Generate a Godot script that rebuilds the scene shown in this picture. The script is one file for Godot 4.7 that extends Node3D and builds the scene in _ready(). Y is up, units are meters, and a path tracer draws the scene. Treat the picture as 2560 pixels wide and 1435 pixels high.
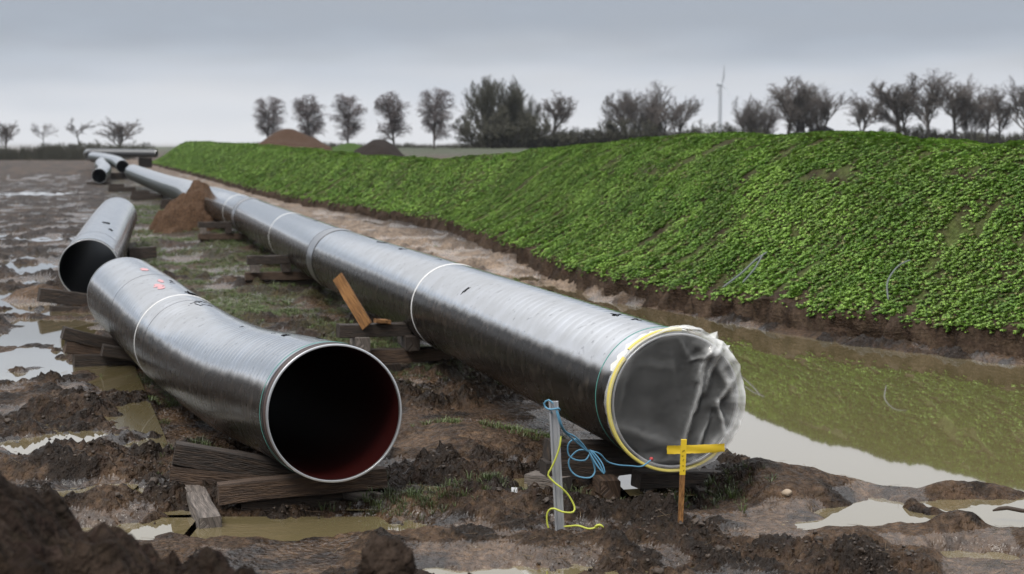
extends Node3D

# Axes: x to the right, y up, "d" metres ahead of the camera (world z = -d).
const EYE := 2.6
const R := 0.5                      # outer radius of every pipe

var rng := RandomNumberGenerator.new()
var used := {}
var n_lo: FastNoiseLite
var n_mid: FastNoiseLite
var n_cell: FastNoiseLite
var n_fine: FastNoiseLite
var n_big: FastNoiseLite
var last_wet := 0.0
var n_wet: FastNoiseLite
var n_big_v: FastNoiseLite
var n_small: FastNoiseLite
var last_dome := 0.0
var n_mask: FastNoiseLite
var foot: PackedVector2Array        # foot line of the embankment, x by d
var pond: PackedVector2Array
var bumps: PackedFloat32Array
var M := {}

# ------------------------------------------------------------------ helpers
func noise(type: int, freq: float, octaves: int, s: int) -> FastNoiseLite:
	var n := FastNoiseLite.new()
	n.noise_type = type
	n.frequency = freq
	n.seed = s
	n.fractal_type = FastNoiseLite.FRACTAL_FBM if octaves > 1 else FastNoiseLite.FRACTAL_NONE
	n.fractal_octaves = octaves
	return n

func lin(r: float, g: float, b: float) -> Color:
	return Color(r, g, b).linear_to_srgb()

func mat(c: Color, rough := 0.7, metal := 0.0, spec := 0.5) -> StandardMaterial3D:
	var m := StandardMaterial3D.new()
	m.albedo_color = c.linear_to_srgb()
	m.roughness = rough
	m.metallic = metal
	m.metallic_specular = spec
	return m

func noise_tex(n: FastNoiseLite, size: int, lo: Color, hi: Color, mid = null, mid_at := 0.5) -> NoiseTexture2D:
	var t := NoiseTexture2D.new()
	t.width = size
	t.height = size
	t.seamless = true
	t.noise = n
	var g := Gradient.new()
	g.set_color(0, lo)
	g.set_color(1, hi)
	if mid != null:
		g.add_point(mid_at, mid)
	t.color_ramp = g
	return t

func numbered(called: String) -> String:
	if not used.has(called):
		used[called] = 0
		return called
	used[called] += 1
	return "%s_%03d" % [called, used[called]]

func tag(o: Node, label: String, category := "", group := "", kind := "") -> Node:
	o.set_meta("label", label)
	if category: o.set_meta("category", category)
	if group: o.set_meta("group", group)
	if kind: o.set_meta("kind", kind)
	return o

func thing(called: String, label: String, category: String, at := Vector3.ZERO, group := "") -> Node3D:
	var o := Node3D.new()
	o.name = numbered(called)
	add_child(o)
	o.position = at
	tag(o, label, category, group)
	return o

func part(parent: Node, called: String, mesh: Mesh, m: Material) -> MeshInstance3D:
	var o := MeshInstance3D.new()
	o.mesh = mesh
	o.material_override = m
	if parent == self:
		o.name = numbered(called)
	else:
		var k := 0
		var base := called
		while parent.has_node(called):
			k += 1
			called = "%s_%03d" % [base, k]
		o.name = called
	parent.add_child(o)
	return o

func to_mesh(V: PackedVector3Array, N: PackedVector3Array, I: PackedInt32Array, U = null, C = null) -> ArrayMesh:
	var a := []
	a.resize(Mesh.ARRAY_MAX)
	a[Mesh.ARRAY_VERTEX] = V
	a[Mesh.ARRAY_NORMAL] = N
	a[Mesh.ARRAY_INDEX] = I
	if U != null: a[Mesh.ARRAY_TEX_UV] = U
	if C != null: a[Mesh.ARRAY_COLOR] = C
	var m := ArrayMesh.new()
	m.add_surface_from_arrays(Mesh.PRIMITIVE_TRIANGLES, a)
	return m

# rows x cols vertices; flip turns the side that faces out; wrap: first and last column coincide
func grid_mesh(V: PackedVector3Array, rows: int, cols: int, flip: bool, wrap := false, U = null, C = null) -> ArrayMesh:
	var N := PackedVector3Array()
	N.resize(rows * cols)
	var sg := -1.0 if flip else 1.0
	for i in rows:
		var ia := maxi(i - 1, 0) * cols
		var ib := mini(i + 1, rows - 1) * cols
		for j in cols:
			var ja := j - 1
			var jb := j + 1
			if wrap:
				if ja < 0: ja = cols - 2
				if jb > cols - 1: jb = 1
			else:
				ja = maxi(ja, 0)
				jb = mini(jb, cols - 1)
			var di := V[ib + j] - V[ia + j]
			var dj := V[i * cols + jb] - V[i * cols + ja]
			var n := di.cross(dj) * sg
			N[i * cols + j] = n.normalized() if n.length_squared() > 1e-16 else Vector3.UP
	var I := PackedInt32Array()
	I.resize((rows - 1) * (cols - 1) * 6)
	var k := 0
	for i in rows - 1:
		for j in cols - 1:
			var a := i * cols + j
			var b := a + 1
			var c := a + cols + 1
			var d := a + cols
			if flip:
				I[k] = a; I[k + 1] = c; I[k + 2] = b; I[k + 3] = a; I[k + 4] = d; I[k + 5] = c
			else:
				I[k] = a; I[k + 1] = b; I[k + 2] = c; I[k + 3] = a; I[k + 4] = c; I[k + 5] = d
			k += 6
	return to_mesh(V, N, I, U, C)

# collects free triangles with their own normals
class Bag:
	var V := PackedVector3Array()
	var N := PackedVector3Array()
	var U := PackedVector2Array()
	var C := PackedColorArray()
	var I := PackedInt32Array()
	func quad(a: Vector3, b: Vector3, c: Vector3, d: Vector3, out: Vector3, col := Color.WHITE, uvs = null) -> void:
		var n := (c - a).cross(b - a)
		if n.length_squared() < 1e-18:
			n = (d - a).cross(c - a)
		n = n.normalized()
		var k := V.size()
		if n.dot(out) < 0:
			n = -n
			V.append_array([a, d, c, b])
			if uvs != null: U.append_array([uvs[0], uvs[3], uvs[2], uvs[1]])
		else:
			V.append_array([a, b, c, d])
			if uvs != null: U.append_array(uvs)
		N.append_array([n, n, n, n])
		C.append_array([col, col, col, col])
		I.append_array([k, k + 1, k + 2, k, k + 2, k + 3])
	func tri(a: Vector3, b: Vector3, c: Vector3, out: Vector3, col := Color.WHITE) -> void:
		var n := (c - a).cross(b - a).normalized()
		var k := V.size()
		if n.dot(out) < 0:
			n = -n
			V.append_array([a, c, b])
		else:
			V.append_array([a, b, c])
		N.append_array([n, n, n])
		C.append_array([col, col, col])
		I.append_array([k, k + 1, k + 2])
	func prism(a: Vector3, b: Vector3, ra: float, rb: float, sides := 3) -> void:
		var t := (b - a).normalized()
		var s := t.cross(Vector3(0.31, 0.2, 0.93)).normalized()
		var u := s.cross(t)
		var k := V.size()
		for i in sides:
			var w := TAU * i / sides
			var o := s * cos(w) + u * sin(w)
			V.append(a + o * ra); V.append(b + o * rb)
			N.append(o); N.append(o)
			C.append(Color.WHITE); C.append(Color.WHITE)
		for i in sides:
			var p := k + i * 2
			var q := k + ((i + 1) % sides) * 2
			I.append_array([p, q, q + 1, p, q + 1, p + 1])
	func mesh() -> ArrayMesh:
		var a := []
		a.resize(Mesh.ARRAY_MAX)
		a[Mesh.ARRAY_VERTEX] = V
		a[Mesh.ARRAY_NORMAL] = N
		a[Mesh.ARRAY_INDEX] = I
		a[Mesh.ARRAY_COLOR] = C
		if U.size() == V.size(): a[Mesh.ARRAY_TEX_UV] = U
		var m := ArrayMesh.new()
		m.add_surface_from_arrays(Mesh.PRIMITIVE_TRIANGLES, a)
		return m

# a smooth line through points, read by arc length
class Line:
	var P := PackedVector3Array()
	var S := PackedFloat32Array()
	var length := 0.0
	func _init(q: Array, smooth := true) -> void:
		for i in q.size() - 1:
			var p0: Vector3 = q[maxi(i - 1, 0)]
			var p1: Vector3 = q[i]
			var p2: Vector3 = q[i + 1]
			var p3: Vector3 = q[mini(i + 2, q.size() - 1)]
			var n := 24 if smooth else 1
			for k in n:
				var t := float(k) / n
				P.append(p1.cubic_interpolate(p2, p0, p3, t) if smooth else p1)
		P.append(q[q.size() - 1])
		for i in P.size():
			if i > 0: length += P[i].distance_to(P[i - 1])
			S.append(length)
	func find(s: float) -> int:
		return clampi(S.bsearch(s) - 1, 0, P.size() - 2)
	func at(s: float) -> Vector3:
		var i := find(s)
		return P[i].lerp(P[i + 1], (s - S[i]) / maxf(S[i + 1] - S[i], 1e-6))
	func dir(s: float) -> Vector3:
		return (at(minf(s + 0.12, length)) - at(maxf(s - 0.12, 0.0))).normalized()

# revolves the profile (ss along the line, rr radii) round the line; out: outside face, else inside
func revolve(L: Line, ss: Array, rr: Array, segs := 64, out := true, th0 := 0.0, th1 := TAU) -> ArrayMesh:
	var V := PackedVector3Array()
	var U := PackedVector2Array()
	for i in ss.size():
		var c := L.at(ss[i])
		var t := L.dir(ss[i])
		var side := t.cross(Vector3.UP).normalized()
		var up := side.cross(t)
		for j in segs + 1:
			var th := lerpf(th0, th1, float(j) / segs)
			V.append(c + (up * cos(th) + side * sin(th)) * rr[i])
			U.append(Vector2(th / TAU, ss[i]))
	return grid_mesh(V, ss.size(), segs + 1, out, is_equal_approx(th1 - th0, TAU), U)

func on_pipe(L: Line, s: float, th: float, off: float) -> Vector3:
	var t := L.dir(s)
	var side := t.cross(Vector3.UP).normalized()
	return L.at(s) + (side.cross(t) * cos(th) + side * sin(th)) * (R + off)

func cord(points: Array, r: float, sides := 6, smooth := true) -> ArrayMesh:
	var L := Line.new(points, smooth)
	var n := int(clampf(L.length / maxf(r * 3.0, 0.02), 4, 160))
	var V := PackedVector3Array()
	var up := Vector3(0.2, 0.9, 0.3)
	for i in n + 1:
		var s := L.length * i / n
		var t := (L.at(minf(s + r, L.length)) - L.at(maxf(s - r, 0.0))).normalized()
		var side := t.cross(up).normalized()
		up = side.cross(t).normalized()
		var rr := r if i > 0 and i < n else r * 0.4
		for j in sides + 1:
			var th := TAU * j / sides
			V.append(L.at(s) + (up * cos(th) + side * sin(th)) * rr)
	return grid_mesh(V, n + 1, sides + 1, true, true)

# ------------------------------------------------------------------ the ground's shape
func foot_x(d: float) -> float:
	var n := foot.size()
	if d <= foot[0].y: return foot[0].x
	for i in n - 1:
		if d < foot[i + 1].y:
			var a := foot[maxi(i - 1, 0)]
			var b := foot[i]
			var c := foot[i + 1]
			var e := foot[mini(i + 2, n - 1)]
			var t := (d - b.y) / (c.y - b.y)
			var m0 := (c.x - a.x) / maxf(c.y - a.y, 0.01) * (c.y - b.y)
			var m1 := (e.x - b.x) / maxf(e.y - b.y, 0.01) * (c.y - b.y)
			var t2 := t * t
			var t3 := t2 * t
			return (2 * t3 - 3 * t2 + 1) * b.x + (t3 - 2 * t2 + t) * m0 + (3 * t2 - 2 * t3) * c.x + (t3 - t2) * m1
	return foot[n - 1].x - 0.28 * (d - foot[n - 1].y)

func pond_inside(x: float, d: float) -> float:   # metres inside the pond's outline, negative outside
	if x < -1.5 or x > 13.0 or d < 9.0 or d > 33.0: return -9.0
	var best := 1e9
	var inside := false
	var q := Vector2(x, d)
	var n := pond.size()
	for i in n:
		var a := pond[i]
		var b := pond[(i + 1) % n]
		var ab := b - a
		var t := clampf((q - a).dot(ab) / ab.length_squared(), 0.0, 1.0)
		best = minf(best, q.distance_squared_to(a + ab * t))
		if (a.y > d) != (b.y > d) and x < (b.x - a.x) * (d - a.y) / (b.y - a.y) + a.x:
			inside = not inside
	return sqrt(best) if inside else -sqrt(best)

func churn(x: float, d: float) -> float:
	return smoothstep(-0.34, 0.12, n_mask.get_noise_2d(x, d))

func ground_h(x: float, d: float) -> float:
	var u := x + 0.28 * d            # across the line of the pipes
	var ch := churn(x, d)
	last_wet = n_wet.get_noise_2d(x, d * 0.75) + 0.11 - 0.17 * ch + 0.13 * smoothstep(0.8, -0.4, u) + 0.1 * smoothstep(5.0, 6.0, u) - 0.16 * smoothstep(30.0, 60.0, d)
	var flat := smoothstep(-0.04, 0.22, last_wet)
	ch *= 1.0 - 0.55 * flat
	var f1 := clampf(1.5 - d / 60.0, 0.5, 1.0)
	var f2 := clampf(1.4 - d / 80.0, 0.0, 1.0)
	var h := 0.05 * n_lo.get_noise_2d(x, d) + 0.015
	h += 0.07 * clampf(1.3 - d / 60.0, 0.25, 1.0) * n_lo.get_noise_2d(u * 5.5 + 40.0, d * 0.55) * (smoothstep(0.9, -0.4, u) + smoothstep(4.9, 5.6, u) * smoothstep(20.0, 26.0, d)) * 0.8
	var mid := n_mid.get_noise_2d(x, d)
	h += (0.02 + 0.13 * ch) * mid * f1 - 0.03 * flat
	# clods: rounded cells of several sizes, each as high as its own luck
	var lot := 0.5 + 0.5 * n_big_v.get_noise_2d(x, d)
	var big := 1.0 + n_big.get_noise_2d(x, d)
	var dome := maxf(0.0, 1.0 - big * big * 2.2) * lot * lot
	last_dome = dome
	h += 0.12 * ch * dome * f1
	if f2 > 0.0:
		var c2 := 1.0 + n_cell.get_noise_2d(x, d)
		var c3 := 1.0 + n_small.get_noise_2d(x, d)
		h += (0.004 + 0.055 * ch) * (0.6 - c2) * f2
		h += (0.003 + 0.036 * ch) * (0.6 - c3) * f2
		h += (0.004 + 0.046 * ch) * n_fine.get_noise_2d(x, d) * f2
		last_dome += 0.5 * (0.6 - c3)
	var wx := x + 0.22 * n_mid.get_noise_2d(x * 1.6 + 300.0, d * 1.6)
	var wd := d + 0.16 * n_mid.get_noise_2d(x * 1.6, d * 1.6 + 300.0)
	for k in range(0, bumps.size(), 5):
		var b := (wd - bumps[k + 1]) / bumps[k + 3]
		if b * b > 5.0: continue
		var a := (wx - bumps[k]) / bumps[k + 2]
		var q := a * a + b * b
		if q < 5.0:
			h += bumps[k + 4] * exp(-q)
	var pin := pond_inside(x, d)
	if pin > -1.0:
		h = lerpf(h, -0.22 + 0.3 * h, smoothstep(-0.3, 0.55, pin))
	if d > 45.0:
		h += 2.3 * smoothstep(60.0, 250.0, d) * smoothstep(3.0, 14.0, x - foot_x(d))
	return h

# ------------------------------------------------------------------ build
func _ready() -> void:
	rng.seed = 20240117
	camera_and_light()
	noises()
	materials()
	ground()
	embankment()
	waters()
	pipes()
	cover()
	timbers()
	stakes()
	heaps()
	plants()
	clods()
	debris()
	trees()

func camera_and_light() -> void:
	var cam := Camera3D.new()
	cam.name = "camera"
	cam.position = Vector3(0, EYE, 0)
	cam.rotation.x = -atan(351.5 / 3800.0)
	var lens := CameraAttributesPhysical.new()
	lens.frustum_focal_length = 63.55
	lens.frustum_focus_distance = 11.6
	lens.exposure_aperture = 2.9
	lens.frustum_near = 0.05
	lens.frustum_far = 6000.0
	cam.attributes = lens
	cam.fov = rad_to_deg(2.0 * atan(717.5 / 3800.0))
	cam.near = 0.05
	cam.far = 6000.0
	add_child(cam)
	var w := 2048
	var h := 1024
	var data := PackedFloat32Array()
	data.resize(w * h * 3)
	var cl := noise(FastNoiseLite.TYPE_SIMPLEX_SMOOTH, 1.0, 4, 71)
	for y in h:
		var el := (0.5 - (y + 0.5) / h) * PI
		var k := y * w * 3
		if el < -0.02:
			for x in w:
				data[k] = 0.16; data[k + 1] = 0.14; data[k + 2] = 0.12
				k += 3
			continue
		var deg := rad_to_deg(maxf(el, 0.0))
		for x in w:
			var az := ((x + 0.5) / w - 0.5) * TAU
			var p := Vector3(sin(az) * 3.0, deg * 0.42, -cos(az) * 3.0)
			var n := cl.get_noise_3dv(p)
			var n2 := cl.get_noise_3d(p.x * 3.1 + 9.0, deg * 1.1, p.z * 3.1)
			var e := deg + n * 1.5 + n2 * 0.35
			# bright at the skyline, a darker bank of cloud above it, bright thin cloud over that
			var bank := smoothstep(0.5, 5.0, e) * (1.0 - 0.9 * smoothstep(7.0, 11.0, e))
			var v := lerpf(0.47, 0.25, smoothstep(0.6, 5.0, e))
			v *= 1.0 + (0.16 * n2 + 0.16 * n) * smoothstep(0.6, 3.5, deg)
			v = lerpf(v, 0.44, smoothstep(6.5, 9.5, e))
			v = lerpf(v, 0.70, smoothstep(15.0, 26.0, e))
			v = lerpf(v, 1.05, smoothstep(26.0, 46.0, e))
			var tint := bank * 1.15
			data[k] = v * (0.985 - 0.085 * tint)
			data[k + 1] = v * (1.0 - 0.01 * tint)
			data[k + 2] = v * (1.035 + 0.09 * tint)
			k += 3
	var sky_image := Image.create_from_data(w, h, false, Image.FORMAT_RGBF, data.to_byte_array())
	var pan := PanoramaSkyMaterial.new()
	pan.panorama = ImageTexture.create_from_image(sky_image)
	var sky := Sky.new()
	sky.sky_material = pan
	var env := Environment.new()
	env.background_mode = Environment.BG_SKY
	env.sky = sky
	env.tonemap_mode = Environment.TONE_MAPPER_LINEAR
	env.tonemap_exposure = 1.65
	env.sdfgi_enabled = true
	env.ssao_enabled = true
	env.ssil_enabled = true
	env.fog_enabled = true
	env.fog_density = 0.00009
	env.fog_light_color = Color(0.80, 0.83, 0.87)
	var we := WorldEnvironment.new()
	we.name = "world_environment"
	we.environment = env
	add_child(we)
	var sun := DirectionalLight3D.new()
	sun.name = "sun"
	sun.light_energy = 0.5
	sun.light_angular_distance = 20.0
	sun.light_color = Color(1.0, 0.98, 0.95)
	sun.shadow_enabled = true
	sun.rotation = Vector3(deg_to_rad(-56.0), deg_to_rad(-35.0), 0)
	add_child(sun)

func noises() -> void:
	n_lo = noise(FastNoiseLite.TYPE_SIMPLEX_SMOOTH, 0.22, 3, 3)
	n_mid = noise(FastNoiseLite.TYPE_SIMPLEX_SMOOTH, 1.15, 4, 11)
	n_fine = noise(FastNoiseLite.TYPE_SIMPLEX, 9.0, 3, 17)
	n_mask = noise(FastNoiseLite.TYPE_SIMPLEX_SMOOTH, 0.3, 3, 29)
	n_cell = noise(FastNoiseLite.TYPE_CELLULAR, 4.6, 2, 23)
	n_wet = noise(FastNoiseLite.TYPE_SIMPLEX_SMOOTH, 0.55, 4, 47)
	n_big = noise(FastNoiseLite.TYPE_CELLULAR, 3.1, 1, 37)
	n_big_v = noise(FastNoiseLite.TYPE_CELLULAR, 3.1, 1, 37)
	n_small = noise(FastNoiseLite.TYPE_CELLULAR, 13.0, 1, 39)
	for n in [n_big, n_small]:
		n.cellular_return_type = FastNoiseLite.RETURN_DISTANCE
	n_big_v.cellular_return_type = FastNoiseLite.RETURN_CELL_VALUE
	for n in [n_big, n_big_v]:
		n.domain_warp_enabled = true
		n.domain_warp_amplitude = 0.2
		n.domain_warp_frequency = 3.0
	n_cell.cellular_return_type = FastNoiseLite.RETURN_DISTANCE
	n_cell.cellular_jitter = 1.0
	n_cell.domain_warp_enabled = true
	n_cell.domain_warp_amplitude = 0.25
	n_cell.domain_warp_frequency = 2.5
	foot = PackedVector2Array([Vector2(16, -12), Vector2(14, 0), Vector2(10.7, 8), Vector2(8.4, 13.5), Vector2(6.2, 18.4), Vector2(4.0, 21.5), Vector2(1.55, 26.4), Vector2(0.1, 33.6), Vector2(-2.4, 47.4), Vector2(-5.7, 57), Vector2(-10.9, 71.5), Vector2(-25.7, 125), Vector2(-52.3, 220)])
	pond = PackedVector2Array([Vector2(1.85, 12.5), Vector2(2.35, 12.0), Vector2(3.1, 11.5), Vector2(3.55, 11.8), Vector2(4.1, 11.7), Vector2(5.2, 11.5), Vector2(7.4, 11.5), Vector2(8.3, 13.6), Vector2(6.1, 18.3), Vector2(3.9, 21.4), Vector2(1.5, 26.2), Vector2(0.75, 29.5), Vector2(0.2, 28.0), Vector2(0.15, 23.0), Vector2(0.55, 18.5), Vector2(1.3, 14.6)])
	# x, d, half width, half depth, height
	bumps = PackedFloat32Array([
		# dips that hold water
		2.5, 10.75, 0.62, 0.36, -0.15, 3.5, 10.8, 0.55, 0.5, -0.17, 4.5, 10.9, 0.6, 0.5, -0.16,
		-1.45, 10.42, 0.72, 0.30, -0.22, -1.6, 11.25, 0.9, 0.35, -0.12, 0.8, 11.8, 0.8, 0.4, -0.12, -2.25, 10.75, 0.45, 0.35, -0.13, 0.75, 11.25, 0.85, 0.4, -0.12, 1.5, 11.3, 0.3, 0.3, -0.06, -2.75, 10.22, 0.34, 0.2, -0.14, 0.1, 11.7, 0.17, 0.2, -0.12,
		-0.98, 11.36, 0.16, 0.14, -0.10, 0.25, 9.1, 0.5, 0.2, -0.15, -0.25, 9.08, 0.35, 0.17, -0.12, 3.03, 9.7, 0.22, 0.15, -0.19,
		-3.3, 11.3, 0.5, 0.42, -0.07, -4.3, 13.4, 0.5, 0.4, -0.08, -5.7, 17.0, 0.5, 0.5, -0.08, -6.05, 18.7, 0.6, 0.7, -0.10,
		-6.6, 20.8, 0.8, 0.8, -0.10, -8.9, 27.2, 1.0, 2.0, -0.10, -10.9, 33.5, 1.3, 2.2, -0.10, -13.5, 44, 2.0, 2.2, -0.08,
		-27, 85, 4.0, 6.0, -0.10, -2.2, 39, 1.3, 3.0, -0.09, 0.2, 29.8, 0.8, 2.2, -0.10, -5.0, 52.0, 1.6, 4.0, -0.07,
		# lower ground under the left row of pipes
		-3.2, 15.0, 1.2, 2.2, -0.10, -5.2, 19.5, 1.2, 2.4, -0.10, -7.3, 25.0, 1.4, 2.5, -0.08,
		# ridges and lumps
		2.25, 11.55, 0.8, 0.16, 0.10, 3.3, 11.45, 0.35, 0.2, 0.08, 2.98, 10.95, 0.1, 0.3, 0.12, 3.75, 11.38, 0.5, 0.1, 0.05,
		2.1, 11.05, 0.35, 0.45, 0.16, 1.75, 11.6, 0.3, 0.35, 0.14, 2.98, 10.15, 0.22, 0.12, 0.14, 2.2, 9.95, 0.7, 0.3, 0.06, 3.6, 9.95, 0.6, 0.22, 0.05,
		-0.5, 13.2, 0.6, 0.8, 0.14, 0.1, 12.9, 0.5, 0.5, 0.10, -3.9, 11.9, 0.45, 0.35, 0.14, -3.35, 12.2, 0.3, 0.25, 0.10, -2.9, 10.85, 0.35, 0.2, 0.14,
		-4.7, 15.2, 0.55, 0.6, 0.12, -5.2, 16.2, 0.5, 0.5, 0.10, 0.35, 10.75, 0.8, 0.25, 0.06, -0.3, 10.9, 0.7, 0.2, 0.08, -0.5, 10.0, 0.8, 0.3, 0.05,
		-8.25, 26.3, 0.45, 0.6, 0.34,
		# islets in the pond
		2.85, 15.5, 0.34, 0.12, 0.22, 3.25, 15.55, 0.2, 0.09, 0.17, 2.25, 13.75, 0.22, 0.14, 0.20, 2.55, 13.75, 0.07, 0.07, 0.18, 3.6, 16.4, 0.16, 0.12, 0.20, 3.95, 16.5, 0.2, 0.06, 0.15,
		4.75, 15.1, 0.22, 0.08, 0.19, 5.2, 15.15, 0.2, 0.06, 0.18, 3.25, 18.2, 0.4, 0.08, 0.18, 2.9, 17.4, 0.12, 0.7, 0.14, 5.5, 16.2, 0.18, 0.07, 0.17, 4.3, 14.2, 0.25, 0.05, 0.16])

func materials() -> void:
	var rough_n := noise(FastNoiseLite.TYPE_SIMPLEX_SMOOTH, 0.012, 4, 5)
	var grit := noise(FastNoiseLite.TYPE_SIMPLEX_SMOOTH, 0.022, 5, 6)
	var speckle := noise(FastNoiseLite.TYPE_SIMPLEX_SMOOTH, 0.014, 6, 8)
	var height_tex := noise_tex(grit, 1024, Color.BLACK, Color.WHITE)
	var m := mat(Color.WHITE, 1.0, 0.0, 0.3)
	m.vertex_color_use_as_albedo = true
	m.roughness_texture = noise_tex(rough_n, 1024, Color(0.10, 0.10, 0.10), Color(0.95, 0.95, 0.95), Color(0.55, 0.55, 0.55), 0.42)
	m.roughness_texture_channel = BaseMaterial3D.TEXTURE_CHANNEL_RED
	m.albedo_texture = noise_tex(speckle, 1024, lin(0.16, 0.15, 0.14), Color(1, 1, 1), lin(0.42, 0.41, 0.40), 0.5)
	m.heightmap_enabled = true
	m.heightmap_texture = height_tex
	m.heightmap_scale = 4.5
	m.uv1_triplanar = true
	m.uv1_world_triplanar = true
	m.uv1_scale = Vector3(0.9, 0.9, 0.9)
	M.mud = m
	var mw := m.duplicate() as StandardMaterial3D
	mw.metallic_specular = 0.5
	mw.heightmap_scale = 2.0
	mw.roughness_texture = noise_tex(rough_n, 1024, Color(0.12, 0.12, 0.12), Color(0.5, 0.5, 0.5), Color(0.26, 0.26, 0.26), 0.5)
	M.mud_wet = mw
	var s := m.duplicate() as StandardMaterial3D
	s.roughness_texture = null
	s.roughness = 0.85
	s.heightmap_scale = 4.0
	s.metallic_specular = 0.2
	M.soil = s
	var c := mat(Color.WHITE, 0.62)
	c.vertex_color_use_as_albedo = true
	M.clod = c
	var w := mat(Color(0.155, 0.125, 0.062), 0.03, 0.0, 1.0)
	w.clearcoat_enabled = true
	w.clearcoat = 1.0
	w.clearcoat_roughness = 0.02
	M.water = w
	# polyethylene coating, wet and glossy
	var dust := noise(FastNoiseLite.TYPE_SIMPLEX_SMOOTH, 0.01, 5, 41)
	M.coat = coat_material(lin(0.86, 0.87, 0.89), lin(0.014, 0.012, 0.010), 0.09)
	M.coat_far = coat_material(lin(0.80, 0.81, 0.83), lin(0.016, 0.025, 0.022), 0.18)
	M.coat_dull = mat(Color(0.07, 0.072, 0.076), 0.4, 0.5)
	var sleeve := mat(Color(0.40, 0.41, 0.43), 0.3, 1.0)
	M.sleeve = sleeve
	M.black = mat(Color(0.012, 0.012, 0.013), 0.35)
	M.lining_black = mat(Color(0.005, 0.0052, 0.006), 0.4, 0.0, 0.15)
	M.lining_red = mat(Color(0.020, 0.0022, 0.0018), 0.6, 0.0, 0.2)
	M.primer = mat(Color(0.055, 0.032, 0.027), 0.5)
	M.steel = mat(Color(0.62, 0.63, 0.64), 0.3, 0.85)
	M.white = mat(Color(0.62, 0.62, 0.61), 0.5)
	M.teal = mat(Color(0.06, 0.22, 0.19), 0.5)
	M.ink = mat(Color(0.006, 0.006, 0.007), 0.95, 0.0, 0.1)
	M.red_paint = mat(Color(0.48, 0.25, 0.26), 0.6)
	# woods
	var grain := noise(FastNoiseLite.TYPE_SIMPLEX_SMOOTH, 0.02, 5, 51)
	var dark := mat(Color.WHITE, 0.75)
	dark.albedo_texture = noise_tex(grain, 512, lin(0.010, 0.007, 0.005), lin(0.07, 0.044, 0.027), lin(0.028, 0.018, 0.012), 0.5)
	dark.heightmap_enabled = true
	dark.heightmap_texture = height_tex
	dark.heightmap_scale = 1.2
	dark.uv1_scale = Vector3(0.35, 3.0, 1.0)
	M.wood_dark = dark
	var brown := dark.duplicate() as StandardMaterial3D
	brown.albedo_texture = noise_tex(grain, 512, lin(0.03, 0.017, 0.011), lin(0.13, 0.08, 0.048), lin(0.065, 0.038, 0.022), 0.5)
	M.wood_brown = brown
	var grey := dark.duplicate() as StandardMaterial3D
	grey.albedo_texture = noise_tex(grain, 512, lin(0.06, 0.05, 0.043), lin(0.24, 0.20, 0.175), lin(0.14, 0.117, 0.10), 0.5)
	M.wood_grey = grey
	var orange := dark.duplicate() as StandardMaterial3D
	orange.albedo_texture = noise_tex(grain, 512, lin(0.12, 0.05, 0.014), lin(0.40, 0.20, 0.065), lin(0.27, 0.125, 0.036), 0.5)
	M.wood_orange = orange
	M.yellow = mat(Color(0.62, 0.43, 0.02), 0.5)
	M.yellow_dull = mat(Color(0.62, 0.52, 0.12), 0.5)
	M.cord_yellow = mat(Color(0.42, 0.45, 0.06), 0.6)
	M.cord_blue = mat(Color(0.08, 0.22, 0.33), 0.6)
	M.galv = mat(Color(0.40, 0.41, 0.43), 0.45, 0.5)
	var film := mat(Color(0.86, 0.86, 0.84), 0.22, 0.0, 0.6)
	film.albedo_color.a = 1.0
	film.roughness = 0.27
	film.clearcoat_enabled = true
	film.clearcoat = 1.0
	film.clearcoat_roughness = 0.06
	film.vertex_color_use_as_albedo = true
	film.transparency = BaseMaterial3D.TRANSPARENCY_ALPHA
	M.film = film
	var film2 := film.duplicate() as StandardMaterial3D
	film2.vertex_color_use_as_albedo = false
	film2.albedo_color.a = 0.36
	M.film_thick = film2
	M.hose = mat(Color(0.09, 0.105, 0.10), 0.6)
	var leaf := mat(Color.WHITE, 0.5)
	leaf.vertex_color_use_as_albedo = true
	leaf.backlight_enabled = true
	leaf.backlight = Color(0.5, 0.5, 0.5)
	M.leaf = leaf
	M.bark = mat(Color(0.05, 0.043, 0.038), 0.9)
	M.twig = mat(Color(0.10, 0.085, 0.077), 0.9)
	M.twig_green = mat(Color(0.055, 0.052, 0.034), 0.9)
	M.birch = mat(Color(0.12, 0.10, 0.10), 0.9)

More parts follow.
